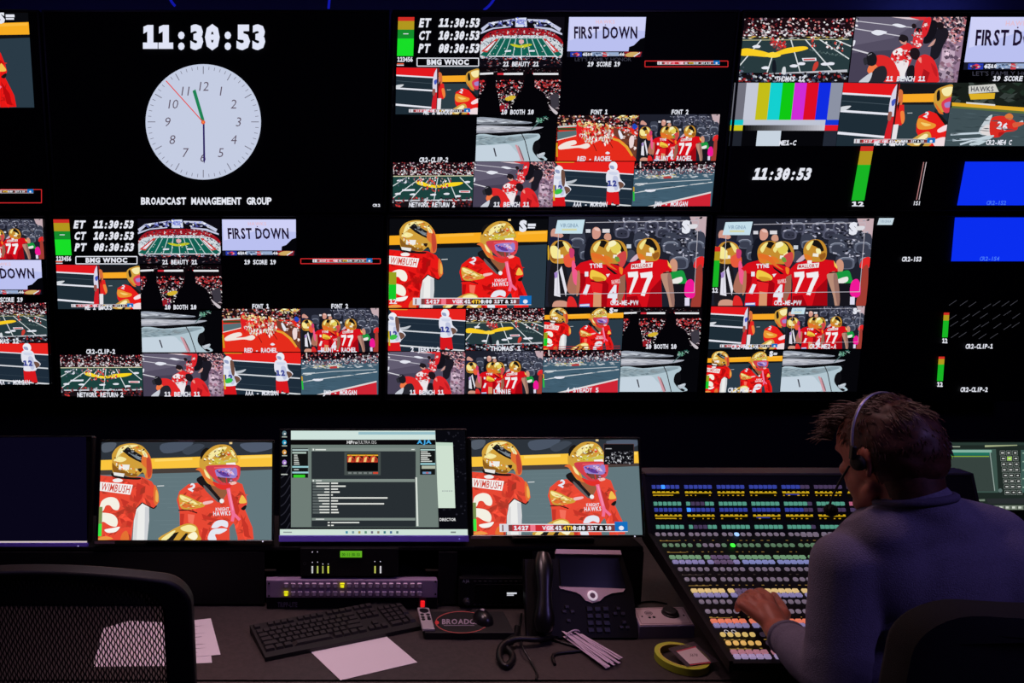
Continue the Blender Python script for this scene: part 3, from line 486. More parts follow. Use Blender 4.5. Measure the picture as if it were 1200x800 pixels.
def art_gray(P):
    P.frame(562, 352, 1070, 633, xs=-25); P.r((64, 92, 110), 520, 340, 1090, 650).r((20, 10, 16), 520, 340, 1090, 400).scat(CROWD + [(16, 10, 14)] * 4, '562,352 1070,352 1070,420 560,420', 260, 12, 11, 41).scat([(220, 220, 226), (190, 190, 200), (120, 80, 90), (60, 60, 80)], '560,400 740,410 900,380 1070,362 1066,420 560,440', 260, 12, 12, 42).r((216, 210, 206), 592, 352, 600, 390)
    P.scat([(226, 210, 120), (230, 226, 226), (150, 160, 160)], '640,440 820,430 820,452 640,456', 50, 24, 7, 3, .1).scat([(200, 206, 212)], '560,440 1060,428 1050,450 560,462', 60, 30, 4, 4, .1).p((180, 60, 60), '740,446 790,440 790,456 740,458').l((190, 200, 206), '560,490 640,486', 4).l((196, 204, 210), '555,498 760,478 1040,464', 4).l((206, 212, 216), '550,548 690,526 1050,480', 6).b(WH, '620,532 650,524 690,526 680,540 640,542').b((206, 212, 216), '560,490 600,488 620,496 580,504').p((206, 36, 52), '640,636 1040,546 1036,640 640,640').p((220, 214, 216), '625,636 1042,540 1041,550 680,636')
    P.scat([(72, 100, 118), (58, 84, 100)], '560,500 1040,470 1040,530 700,600 550,620', 60, 60, 4, 6, .1).r((206, 160, 40), 548, 510, 556, 540).r((40, 190, 60), 546, 540, 556, 600)
def art_first(P):
    P.frame(148, 112, 640, 365, xs=-16); P.r((4, 4, 8), 100, 100, 660, 380).p((186, 192, 240), '148,112 636,112 628,240 600,250 560,290 530,300 526,328 130,328 132,300').p((206, 208, 246), '150,114 634,114 630,200 400,180 150,260').t((30, 18, 46), 'FIRST DOWN', 380, 210, 70, w=402, bold=.03, sh=.0).t((226, 190, 206), 'HAWKS', 378, 142, 22, w=120, bold=.02).e((90, 60, 90), 378, 162, 4, 4)
    P.r((22, 24, 40), 130, 330, 612, 364).r((40, 60, 180), 155, 334, 228, 362).b((220, 60, 80), '170,350 195,336 215,350 195,360').r((150, 170, 206), 290, 334, 464, 358).r((206, 70, 80), 362, 334, 388, 362).p((150, 30, 40), '500,330 612,332 600,364 500,364').scat([(200, 206, 220), (40, 44, 70)], '160,336 600,336 600,360 160,360', 60, 18, 8, 3, .1).t(WH, '47', 248, 347, 18, bold=.05).t(WH, '10', 280, 347, 16, bold=.05).t((100, 130, 170), '1ST QTR', 325, 347, 12, w=60).t(WH, '46', 484, 347, 18, bold=.05).b((206, 170, 100), '505,350 540,334 590,336 570,360 520,362').l(WH, '560,362 600,336', 6)
def art_tackle(P):
    P.frame(612, 434, 1190, 760, xs=-55); P.r((64, 80, 86), 540, 420, 1210, 780).r((24, 30, 26), 540, 420, 1210, 560).scat([(34, 50, 40), (20, 24, 22), (60, 70, 66)], '612,434 1190,434 1190,540 600,540', 60, 60, 26, 3).p((206, 206, 200), '690,450 830,440 850,480 690,490').p((220, 176, 40), '690,490 830,486 826,516 700,520').t((70, 70, 80), 'HAWKS', 762, 466, 24, w=120).p((222, 170, 40), '600,534 980,560 1190,576 1190,600 980,580 600,552').p((220, 220, 216), '676,532 830,544 830,552 676,540').p((90, 110, 60), '600,552 980,580 1190,600 1190,612 980,592 598,562')
    for q in ('590,700 790,690', '600,730 780,720', '640,752 800,706', '920,660 978,630'): P.l((196, 210, 220), q, 10)
    P.b((196, 206, 212), '740,690 780,620 815,598 800,640 790,700').b((222, 216, 216), '750,690 780,650 810,660 806,706').b((216, 44, 36), '800,650 815,612 870,604 920,620 950,650 940,680 880,690 850,714 806,708').b((220, 120, 60), '880,606 906,590 926,606 910,626').t(WH, '26', 868, 656, 34, bold=.05, rot=.2).b((176, 26, 26), '850,690 880,690 850,712').b((216, 90, 60), '925,640 978,636 978,650 930,664').b((190, 206, 214), '690,750 800,706 820,712 740,756')
    P.scat([(74, 92, 98), (56, 72, 78)], '590,570 1000,600 1190,620 1180,760 560,760', 60, 70, 5, 5, .1)
def art_bars(P):
    P.frame(0, 0, 9, 9); 
    for i, c in enumerate([(112, 112, 124), (196, 200, 214), (196, 190, 24), (20, 208, 208), (16, 200, 20), (206, 44, 214), (220, 14, 36), (16, 44, 226), (140, 146, 164)]): P.r(c, i, 0, i + 1, 5.25)
    P.r((20, 196, 200), 0, 5.25, 1.05, 6).r((206, 200, 30), 0, 6, 1.05, 6.8).r((18, 56, 214), 7.9, 5.25, 9, 6).r((226, 24, 40), 7.9, 6, 9, 6.8).r((190, 196, 212), 1.05, 5.25, 7.9, 6)
    for i in range(30): g = 8 + 190 * (i / 29) ** .8; P.r((g, g, g * 1.05), 1.05 + 6.85 * i / 30, 6, 1.05 + 6.85 * (i + 1) / 30, 6.8)
    P.r((32, 36, 46), 0, 6.8, 1.05, 9).r((6, 6, 10), 1.05, 6.8, 7.9, 9).r((200, 212, 224), 2.3, 6.8, 4.3, 9).r((34, 40, 52), 7.9, 6.8, 9, 9)
ARTS = dict(two=lambda P: art_two(P, False), two_bright=lambda P: art_two(P, True), two_bug=lambda P: art_two(P, True, True), two_dark_bug=lambda P: art_two(P, False, True), seats=art_seats, seats_plain=lambda P: art_seats(P, False), split=art_split, arena=art_arena, booth=art_booth, truck=art_truck, field_a=art_field_a, field_b=art_field_b, bench=art_bench, huddle=art_huddle, aaa=art_aaa, gray=art_gray, first=art_first, tackle=art_tackle, bars=art_bars)
ARTL = dict(two='two players in red jerseys and gold helmets before a yellow rail', seats='red number 77 jersey and teammates before grey stadium seats', split='split picture of a striped turf edge and a gold helmeted player', arena='wide view of an indoor arena with green turf', booth='silhouettes of two people before a crowd', truck='grey close view of folded sheets and a wheel', field='turf with a yellow bird emblem and a crowd', bench='red shirted players on a sideline bench', huddle='red players huddled on red turf', aaa='white shirted players on dark turf', gray='grey turf with a red corner', first='white FIRST DOWN graphic', tackle='player in red diving on the turf', bars='television colour bars')
ART_MESH = {}
def art_mesh(k):
    if k not in ART_MESH:
        P = Pic(); ARTS[k](P); ART_MESH[k] = P.mesh('picture_' + k)
    return ART_MESH[k]
def art_label(k):
    for q, v in ARTL.items():
        if k.startswith(q): return v
# ------------------------------------------------------------------ room
def room():
    def slab(name, c, d, m):
        return tag(MB().box(c, d).build(name, m), kind='structure')
    WALL = mat('dark_navy_wall_paint', (16, 14, 30), 0.8, bump=0.08, bscale=60, var=0.15, vscale=4)
    slab('wall_back', (0.6, 3.45, 1.5), (7.2, 0.1, 3.2), WALL)
    slab('wall_left', (-3.05, 0.4, 1.5), (0.1, 6.2, 3.2), WALL)
    slab('wall_right', (4.25, 0.4, 1.5), (0.1, 6.2, 3.2), WALL)
    slab('wall_front', (0.6, -2.75, 1.5), (7.4, 0.1, 3.2), WALL)
    slab('ceiling', (0.6, 0.4, 3.12), (7.4, 6.4, 0.08), mat('black_ceiling_paint', (14, 14, 22), 0.85, bump=0.1, bscale=80))
    slab('floor', (0.6, 0.4, -0.04), (7.4, 6.4, 0.08), mat('charcoal_carpet', (26, 25, 28), 0.95, bump=0.6, bscale=600, var=0.3, vscale=150))
room()

# ------------------------------------------------------------------ video wall
YW = 3.2
TILT = math.radians(3.0)
Z_MID = on_y(370, 250, YW).z
class Plane:
    """a display's front plane: local x right, z up, -y towards the viewer"""
    def __init__(s, o, tilt):          # tilt > 0 leans the top towards the viewer
        s.o = Vector(o); s.tilt = tilt; s.up = Vector((0, -math.sin(tilt), math.cos(tilt))); s.n = Vector((0, -math.cos(tilt), -math.sin(tilt)))
    def loc(s, px, py):
        d = ray(px, py); t = (s.o - CAM).dot(s.n) / d.dot(s.n); p = CAM + d * t - s.o
        return p.x, p.dot(s.up)
TVS = {}
def television(key, top, x0, x1, ytop, ybot, label):
    ym = (ytop + ybot) / 2
    tilt = TILT if top else 0.0
    base = Plane((0, YW, Z_MID), tilt)
    if top: a = base.loc(x0, ym)[0]; b = base.loc(x1, ym)[0]; z0 = 0.004; z1 = base.loc(600, ytop)[1]; org = Vector(((a + b) / 2, YW, Z_MID)) + base.up * z0
    else: a = base.loc(x0, ym)[0]; b = base.loc(x1, ym)[0]; z1 = -0.004; z0 = base.loc(600, ybot)[1]; org = Vector(((a + b) / 2, YW, Z_MID + z0))
    w, h = b - a - 0.004, z1 - z0
    t = empty('television', org, (tilt, 0, 0), label, 'television', 'video wall televisions')
    pl = Plane(org, tilt); TVS[key] = (t, pl)
    MB().box((0, 0.03, h / 2), (w, 0.05, h), 0.006).build('housing', BLACK, t)
    MB().box((0, 0.08, h / 2), (w * .4, 0.05, h * .4), 0.01).build('wall_mount', STEEL, t)
    MB().box((0, 0.003, h / 2), (w - 0.02, 0.006, h - 0.02)).build('screen_panel', PANELBLK, t)
    bz = 0.010; m = MB()
    m.box((0, -0.001, bz / 2), (w, 0.012, bz), 0.002, 1).box((0, -0.001, h - bz / 2), (w, 0.012, bz), 0.002, 1).box((-w / 2 + bz / 2, -0.001, h / 2), (bz, 0.012, h), 0.002, 1).box((w / 2 - bz / 2, -0.001, h / 2), (bz, 0.012, h), 0.002, 1)
    m.build('bezel', BEZEL, t)
    return t
television('A', True, -342, 54, 12, 248, 'wall television at upper left edge showing part of a gold and red player picture')
television('B', True, 56, 455, 12, 248, 'wall television showing a large round analogue clock on black')
television('C', True, 457, 856, 12, 248, 'upper middle wall television with three time zone clocks and many small pictures')
television('D', True, 858, 1258, 12, 248, 'upper right wall television with colour bars and a blue box')
television('E', False, -326, 60, 252, 470, 'lower wall television at left edge, mostly outside the photo, above the dark monitor')
television('F', False, 62, 449, 252, 470, 'lower wall television with three time zone clocks, under the clock television')
television('G', False, 450.5, 828, 252, 470, 'lower middle wall television with two large football pictures side by side')
television('H', False, 829.5, 1212, 252, 470, 'lower right wall television with one large number 77 picture, above the operator')
PY = 0.0012
def tile(key, art, xl, xr, yt, yb, ys=None, xref=None):
    t, pl = TVS[key]; ym = (yt + yb) / 2 if ys is None else ys
    X0 = pl.loc(xl, ym)[0]; X1 = pl.loc(xr, ym)[0]; xm = (xl + xr) / 2
    Z1 = pl.loc(xm, yt)[1]; Z0 = pl.loc(xm, yb)[1]
    hw = t.children[0].dimensions.x / 2 if False else None
    o = link('live_picture', art_mesh(art), None, t, (X0, -PY, Z0), None, (X1 - X0, 1, Z1 - Z0))
    o['label'] = art_label(art); return o
class Ink:
    """drawing straight on a display in photo pixels"""
    def __init__(s, key): s.t, s.pl = TVS[key]; s.P = Pic(lambda x, y: s.pl.loc(x, y), clipped=False)
    def done(s, name, label=None, off=0.0055):
        o = link(name, s.P.mesh(name, lambda u, v, d: (u, -PY - off - d, v)), None, s.t)
        if label: o['label'] = label
        return o
def caption(key, txt, cx, cy, h, w=None, col=WH, sh=0.0, mono=0.62, bold=.035):
    k = Ink(key); k.P.t(col, txt, cx, cy, h, w=w, mono=mono, sh=sh, bold=bold); k.done('caption')
def meter(key, x0, x1, y0, y1, lean, nums, red=.12, yel=.33, mid=None):
    k = Ink(key); P = k.P; H = y1 - y0
    def seg(c, a, b): P.p(c, [(x0 + lean * a, y0 + H * a), (x1 + lean * a, y0 + H * a), (x1 + lean * b, y0 + H * b), (x0 + lean * b, y0 + H * b)])
    seg((206, 44, 36), 0, red); seg((176, 150, 30), red, yel)
    if mid: seg((20, 140, 44), yel, mid); seg((24, 222, 40), mid, 1.0); P.r(WH, (x0 + x1) / 2 - 3 + lean * .4, y0 + H * .42, (x0 + x1) / 2 + 3 + lean * .4, y0 + H * .44)
    else: seg((24, 180, 36), yel, 1.0)
    P.t(WH, nums, (x0 + x1) / 2 + lean, y1 + 4, 5, w=(x1 - x0) * .95, mono=.7, bold=.04)
    k.done('level_meter', 'green and yellow audio level meter')
# --- clock television
k = Ink('B'); P = k.P
P.t((224, 228, 246), '11:30:53', 240, 44, 25, w=145, mono=.86, bold=.06); k.done('time_display', 'large white digital time')
k = Ink('B'); P = k.P; cx_, cy_, R_ = 238.5, 143, 67.5
P.e((196, 204, 226), cx_, cy_, R_, R_, 72)
for i in range(60):
    a = math.radians(6 * i); r1 = R_ - 2.5; r0 = r1 - (9 if i % 5 == 0 else 4)
    P.l((110, 108, 124), [(cx_ + r0 * math.sin(a), cy_ - r0 * math.cos(a)), (cx_ + r1 * math.sin(a), cy_ - r1 * math.cos(a))], .9 if i % 5 == 0 else .6)
for i in range(1, 13):
    a = math.radians(30 * i); r = 41.5; P.t((96, 84, 100), str(i), cx_ + r * math.sin(a), cy_ - r * math.cos(a), 10.5, bold=-.005, sh=.15, mono=.66)
k.done('clock_face', 'pale blue round clock dial with grey numerals')
k = Ink('B'); P = k.P
P.p((30, 130, 84), [(236.5, 142), (226, 107), (229.5, 105), (240, 141)]).p((44, 30, 96), [(238, 143), (240, 143), (240.8, 188), (239.6, 192), (238.6, 188)]).l((226, 60, 50), [(239.5, 144.5), (195, 95)], 1.1).e((220, 80, 60), 238.5, 143.5, 2.4).e((250, 130, 60), 238.5, 143.5, 1.2)
k.done('clock_hands', 'green hour, navy minute and red second hands', off=.0075)
caption('B', 'BROADCAST MANAGEMENT GROUP', 242, 235.5, 7.5, w=153, mono=.78, bold=.04)
caption('B', 'CR2', 441, 240.5, 3, w=9)
# --- time zone multiviewers C and F
def zone_block(key, xe, xt, ys, hgt, wt, bx, lean):
    for lab, tm, y, j in (('ET', '11:30:53', ys[0], -lean), ('CT', '10:30:53', ys[1], 0), ('PT', '08:30:53', ys[2], lean)):
        k = Ink(key); k.P.t(WH, lab, xe + j, y, hgt, w=13, bold=.05, sh=.18); k.done('time_zone_label')
        k = Ink(key); k.P.t(WH, tm, xt + j * .4, y, hgt, w=wt, mono=.8, bold=.05, sh=.2); k.done('time_display', lab + ' time in white italics')
    k = Ink(key); k.P.box(WH, *bx, 1.1).t(WH, 'BMG WNOC', (bx[0] + bx[2]) / 2, (bx[1] + bx[3]) / 2, (bx[3] - bx[1]) * .62, w=(bx[2] - bx[0]) * .68, mono=0, bold=.05); k.done('title_box', 'white outlined title box')
def red_box(key, x0, x1, y0, y1):
    k = Ink(key); P = k.P; P.box((206, 40, 44), x0, y0, x1, y1, 1.0); w = x1 - x0; bug_bar(P, x0 + w * .15, y0 + 1, x1 - w * .1, y0 + 4); k.done('score_strip', 'thin red outlined score strip')
meter('C', 466.4, 485.4, 20.5, 66, -1.4, '123456', .1, .32, .55)
zone_block('C', 497.5, 538, (27.2, 42, 57), 9.3, 48, (488.5, 68.5, 560.5, 77.8), -.4)
k = Ink('C'); k.P.r((226, 90, 60), 465, 74.5, 473, 75.8).r(WH, 464.8, 76.2, 473, 77.2); k.done('status_marks')
tile('C', 'arena', 563, 660, 20, 79); tile('C', 'first', 665.5, 756, 20, 67); tile('C', 'split', 464, 560.5, 79, 134); tile('C', 'booth', 561.5, 656.5, 79.5, 135); tile('C', 'truck', 558, 654, 136, 189)
tile('C', 'field_b', 460.5, 554.5, 190, 242.5); tile('C', 'bench', 555, 649, 189.5, 242.5); tile('C', 'huddle', 652, 747, 135, 188.5); tile('C', 'seats_plain', 747.5, 841, 134, 188.5); tile('C', 'aaa', 648.5, 741.5, 189.5, 241.5); tile('C', 'gray', 742, 836, 189.5, 241.5)
red_box('C', 755, 852, 71.8, 78.6)
for tx, x, y, w in (('21 BEAUTY 21', 610, 75.4, 42), ('10 BOOTH 10', 606, 131.5, 38), ('19 SCORE 19', 707, 75.5, 38), ('ME 1 LOCKS', 513, 131.5, 34), ('CR2-CLIP-2', 508, 187.3, 34), ('FONT 1', 701.5, 131.5, 20), ('FONT 2', 796, 131.5, 20), ('RED - RACHEL', 696, 186, 40), ('BLUNT - RACHEL', 789, 185.6, 43), ('AAA - MORGAN', 691, 239.3, 40), ('JMO - MORGAN', 785, 238.8, 40), ('NETWORK RETURN 2', 506, 239.8, 54), ('11 BENCH 11', 599, 239.6, 42)): caption('C', tx, x, y, 5.2, w=w, sh=.12, mono=.74)
caption('C', "LET'S FAMILY HONOR", 706, 70, 4, w=66, col=(60, 60, 74), mono=0, bold=0)
meter('F', 63, 81.5, 257, 299, 3, '123456', .1, .33, .56)
zone_block('F', 94.5, 134, (263, 276.3, 289.6), 8.2, 47, (89.5, 300.5, 161, 309), .6)
k = Ink('F'); k.P.r((226, 90, 60), 66, 306, 73.5, 307.2).r(WH, 66.4, 307.8, 74, 308.8); k.done('status_marks')
tile('F', 'arena', 162, 258.5, 256.5, 309); tile('F', 'first', 260.5, 347.5, 257, 299.5); tile('F', 'split', 67, 164.5, 310, 362); tile('F', 'booth', 165, 260, 310.5, 362); tile('F', 'truck', 166, 260.5, 363.5, 412.5)
tile('F', 'field_b', 71.5, 167, 415.5, 464); tile('F', 'bench', 167.5, 262, 414, 464); tile('F', 'huddle', 260.5, 352, 361.5, 412); tile('F', 'seats_plain', 352.5, 443.5, 361, 412); tile('F', 'aaa', 262, 352.5, 413, 462); tile('F', 'gray', 353, 443.5, 413, 462)
red_box('F', 352.5, 445.5, 303, 308.8)
for tx, x, y, w in (('21 BEAUTY 21', 211, 307, 41), ('10 BOOTH 10', 212, 359.6, 37), ('19 SCORE 19', 305, 307, 37), ('ME 1 LOCKS', 116, 360, 32), ('CR2-CLIP-2', 118.5, 411.6, 34), ('FONT 1', 305.5, 358.7, 20), ('FONT 2', 398, 358.5, 20), ('RED - RACHEL', 306, 410, 39), ('BLUNT - RACHEL', 397, 409.6, 42), ('AAA - MORGAN', 307, 460, 39), ('JMO - MORGAN', 398, 459.4, 40), ('NETWORK RETURN 2', 118, 462, 54), ('11 BENCH 11', 214, 461.4, 42)): caption('F', tx, x, y, 5, w=w, sh=.0, mono=.74)
# --- A and E, mostly outside the photo
tile('A', 'two', -168, 36.5, 11, 126); tile('A', 'seats', -332, -170, 20, 126); red_box('A', -46, 49.3, 222, 237.6)
tile('E', 'seats_plain', -41, 51, 256.5, 303.5); tile('E', 'first', -40, 50, 304.5, 345); tile('E', 'field_a', -37, 55, 354.5, 401); tile('E', 'aaa', -35, 57, 402, 450); caption('E', '19 SCORE 19', 9, 351, 5, w=37); caption('E', 'AAA - MORGAN', 16, 447.5, 5, w=39); caption('E', 'THOMAS 12', 6, 399.5, 5, w=34)
# --- D
tile('D', 'field_a', 867.5, 997, 21, 96.5); tile('D', 'bench', 998.5, 1127, 20, 96.5); tile('D', 'first', 1133, 1252, 20, 82); tile('D', 'bars', 857, 983.5, 97, 171); tile('D', 'split', 984, 1111.5, 97, 171); tile('D', 'tackle', 1112, 1239, 97, 171)
for tx, x, y, w in (('THOMAS 12', 925, 92.8, 34), ('11 BENCH 11', 1060, 92.6, 46), ('19 SCORE 19', 1186, 92.4, 48), ('ME1-C', 922, 167.5, 20), ('ME 1 LOCKS', 1041, 167.5, 36), ('CR2-ME4 C', 1169, 167, 30)): caption('D', tx, x, y, 5.4, w=w, sh=.2, mono=.74)
caption('D', "LET'S FAMILY HONOR", 1180, 86.5, 5, w=84, col=(60, 60, 74), mono=0, bold=0)
k = Ink('D'); k.P.t(WH, '11:30:53', 916, 204, 12.5, w=68, mono=.82, bold=.05, sh=.3); k.done('time_display', 'white italic digital time')
meter('D', 1007.5, 1022.5, 171.5, 235, -11, '12', .09, .34)
k = Ink('D'); k.P.l((176, 120, 120), '1081,190 1072.5,234', 1.0).l((206, 190, 196), '1084,190 1075.5,234', .8); k.P.t(WH, 'IS1', 1073, 238, 4.6, w=9, mono=.74, sh=.2); k.done('level_meter', 'thin pink level lines')
def blue_box(key, x0, y0, x1, y1, lean, txt, tx, ty):
    k = Ink(key); k.P.p((10, 46, 240), [(x0, y0), (x1, y0), (x1 + lean, y1), (x0 + lean, y1)]).t((70, 120, 246), txt, tx, ty, 4.6, w=23, mono=.74, sh=.2, bold=.02); k.done('blue_input', 'plain blue input box')
blue_box('D', 1129.5, 189.5, 1248, 240.5, -9.5, 'CR2-IS2', 1166, 237.6)
# --- G
tile('G', 'two_dark_bug', 456, 640, 256.5, 360.5); tile('G', 'seats', 641, 824.5, 253.5, 359.5); tile('G', 'aaa', 455, 545, 362, 411); tile('G', 'field_a', 546, 637, 361, 410.5); tile('G', 'two', 637.5, 729.5, 359.8, 409.5); tile('G', 'booth', 730, 821, 360.5, 409.5); tile('G', 'bench', 454.5, 544.5, 412, 461.5); tile('G', 'seats_plain', 545, 635.5, 411, 461); tile('G', 'gray', 636, 726.5, 410, 459.5); tile('G', 'truck', 727, 818, 409.8, 458.8)
for tx, x, y, w in (('CR2-ME-PVW', 731, 354.5, 33), ('2 JERRY-2', 498, 409, 34), ('THOMAS 1', 592, 408, 36), ('10 BOOTH 10', 774, 405.7, 36), ('11 BENCH 11', 500, 459.3, 40), ('LONNIE', 588, 458.3, 20), ('4 STEADY 5', 682, 456.5, 38)): caption('G', tx, x, y, 5, w=w, mono=.74)
caption('G', '12', 460.5, 353, 5, w=9)
for y_ in (406, 408.6):
    k = Ink('G'); k.P.l((170, 40, 44), [(640, y_), (726, y_ - 1)], .8); k.done('status_line', 'thin red line')
# --- H
tile('H', 'seats', 836.5, 1019, 256, 358); tile('H', 'split', 830.5, 920.5, 359, 409); tile('H', 'seats', 921, 1011, 358.5, 408.5); tile('H', 'two', 827, 915.5, 410.5, 459.5); tile('H', 'truck', 916, 1006, 409.8, 458.6)
meter('H', 836.5, 843.5, 289, 336, -3, '12', .12, .34); meter('H', 1104.5, 1111, 366, 395, -2, '12', .1, .32); meter('H', 1098.5, 1105.5, 417.5, 446, -2, '12', .1, .32)
k = Ink('H'); k.P.p((196, 214, 224), '1029,255.5 1046.5,255.5 1044,263.5 1026.5,263.5').t((150, 168, 186), 'VIRGINIA', 1036.5, 259.4, 3, w=13); k.done('sponsor_tag', 'small white sponsor tag')
for tx, x, y, w in (('CR2-ME-PVW', 922, 354.5, 32), ('CR2-ME1-A', 872, 406, 32), ('CR2-ME2-A', 963, 405.5, 32), ('CR2-ME3-A', 868, 456.5, 32), ('CR2-IS3', 1067, 303.5, 23), ('CR2-CLIP-1', 1146, 405.5, 32), ('CR2-CLIP-2', 1140, 456, 32)): caption('H', tx, x, y, 5, w=w, sh=.15, mono=.74)
blue_box('H', 1117.5, 254.8, 1204, 306, -4.5, 'CR2-IS4', 1158, 303)
k = Ink('H'); rnd = random.Random(4)
for i in range(26):
    x, y = 1112 + (i % 7) * 12 + rnd.uniform(-3, 3), 360 + (i // 7) * 12 + rnd.uniform(-3, 3); k.P.l((70, 70, 78), [(x, y), (x + 9, y - 6)], .5)
k.done('hatch_lines', 'faint diagonal hatching')

# cables hanging above the video wall; their emission imitates blue light falling on them
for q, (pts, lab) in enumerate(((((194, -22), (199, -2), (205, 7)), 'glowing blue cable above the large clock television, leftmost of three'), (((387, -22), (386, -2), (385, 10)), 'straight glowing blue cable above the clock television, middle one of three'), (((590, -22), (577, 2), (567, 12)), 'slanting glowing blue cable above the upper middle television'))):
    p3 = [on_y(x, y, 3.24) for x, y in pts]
    o = MB().tube(smooth_pts([tuple(p - p3[0]) for p in p3], 6, False), .0055, 8).build('blue_lit_cable', mat('painted_blue_light', (20, 24, 160), .4, emit=(22, 30, 200), es=.6), None, smooth=60, loc=p3[0])
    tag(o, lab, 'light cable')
# ------------------------------------------------------------------ console desk and the equipment turret under the monitors
DESKM = mat('dark_laminate', (56, 48, 47), 0.55, bump=0.12, bscale=350, var=0.22, vscale=90)
dk = empty('console_desk', (0.3, 1.62, 0), label='long dark laminate control console running under all the desk monitors', cat='desk')
MB().box((0, 0.52, DESK - 0.015), (5.2, 1.04, 0.03), 0.004).build('worktop', DESKM, dk)
MB().box((0, 0.012, DESK - 0.035), (5.2, 0.024, 0.07), 0.008).build('front_edge', mat('edge_rubber', (24, 22, 24), .6), dk)
for x in (-2.4, -0.9, 0.8, 2.4): MB().box((x, 0.55, (DESK - 0.03) / 2), (0.05, 0.9, DESK - 0.03), 0.004).build('support_panel', DARKGREY, dk)
MB().box((0, 1.0, 0.38), (5.1, 0.02, 0.66)).build('back_panel', DARKGREY, dk)
YT = 1.99
def fx(px, py, y=YT): p = on_y(px, py, y); return p.x, p.z
tl = fx(-120, 642); tr = fx(756, 642)
tu = empty('equipment_turret', ((tl[0] + tr[0]) / 2, YT, DESK), label='low black steel rack turret holding rack units under the monitors', cat='rack')
wT, hT = tr[0] - tl[0], tl[1] - DESK
TUR = mat('black_powder_coat', (12, 11, 14), 0.7, bump=0.1, bscale=500, spec=.2)
MB().box((0, 0.135, hT - 0.006), (wT, 0.25, 0.012), 0.003).build('top_panel', TUR, tu)
MB().box((-wT / 2 + 0.006, 0.135, hT / 2), (0.012, 0.25, hT - 0.012)).build('side_panel', TUR, tu)
MB().box((wT / 2 - 0.006, 0.135, hT / 2), (0.012, 0.25, hT - 0.012)).build('side_panel', TUR, tu)
MB().box((0, 0.25, hT / 2), (wT - 0.03, 0.01, hT - 0.012)).build('rear_panel', TUR, tu)
for a, b in ((-118, 310), (514, 536), (624, 754)):
    xa, xb = fx(a, 690)[0] - tu.location.x, fx(b, 690)[0] - tu.location.x
    MB().box(((xa + xb) / 2, 0.012, hT / 2 - .004), (xb - xa, 0.008, hT - 0.022), 0.002).build('blank_panel', TUR, tu)
def rack_unit(name, x0, y0, x1, y1, label, cat, depth=0.16, m=None, proud=0.006):
    """a rack unit whose face fills a pixel box on the turret's front plane"""
    (xa, za), (xb, zb) = fx(x0, y1), fx(x1, y0)
    t = empty(name, ((xa + xb) / 2, YT, za), label=label, cat=cat); w, h = xb - xa, zb - za
    MB().box((0, 0.006 - proud / 2, h / 2), (w, 0.012 + proud, h), 0.002).build('faceplate', m or TUR, t)
    MB().box((0, 0.012 + depth / 2, h / 2), (w * .9, depth, h * .94)).build('chassis', TUR, t)
    L = lambda px, py: (fx(px, py)[0] - t.location.x, fx(px, py)[1] - za)
    return t, L, -proud
def face_ink(t, L, y, name, fn, m=None, label=None):
    P = Pic(L, clipped=False, step=2e-5); fn(P); o = link(name, P.mesh(name, lambda u, v, d: (u, y - .0003 - d, v), m), None, t)
    if label: o['label'] = label
    return o
# playback unit with the green display
t, L, fy = rack_unit('video_recorder', 352, 641.5, 467, 674, 'black rack recorder with a small green display and level bars', 'recorder')
a, b = L(398.5, 651.5), L(424, 644.3)
MB().box(((a[0] + b[0]) / 2, fy - .001, (a[1] + b[1]) / 2), (b[0] - a[0], .004, b[1] - a[1]), .0008, 1).build('display', mat('green_lcd', (20, 60, 10), .4, emit=(92, 168, 26)), t)
face_ink(t, L, fy - .004, 'display_text', lambda P: P.t((30, 90, 20), '00:11:30:53', 411, 647.9, 3.2, w=21, mono=.7), label='dark digits on the green display')
for x, c in ((366, (200, 206, 200)), (372.2, (176, 190, 90)), (378.3, (160, 170, 80)), (384.6, (206, 220, 70)), (439.3, (190, 200, 90)), (445.7, (214, 214, 214))):
    a, b = L(x - .9, 670), L(x + .9, 662); MB().box(((a[0] + b[0]) / 2, fy - .001, (a[1] + b[1]) / 2), (b[0] - a[0], .003, b[1] - a[1])).build('level_bar', mat('led_%d_%d' % (c[0], c[2]), c, .5, emit=c, es=.8), t)
for x, y in ((366, 645.5), (372, 645.3), (366, 657.5), (372.2, 657.3), (378.3, 659.5), (384.6, 659.5), (439, 656.5), (445.5, 656.5)):
    a = L(x, y); MB().lathe([(.0012, 0), (.0012, .002), (.0006, .003)], 8, M=Matrix.Translation((a[0], fy, a[1])) @ Matrix.Rotation(math.pi / 2, 4, 'X')).build('indicator', mat('led_white', (200, 200, 210), .4, emit=(190, 190, 200), es=.9), t)
a = L(357, 659); MB().tube([(a[0] + .004 * math.cos(q * .785), fy - .001, a[1] + .004 * math.sin(q * .785)) for q in range(8)], .0008, 6, closed=True).build('jog_ring', STEEL, t)
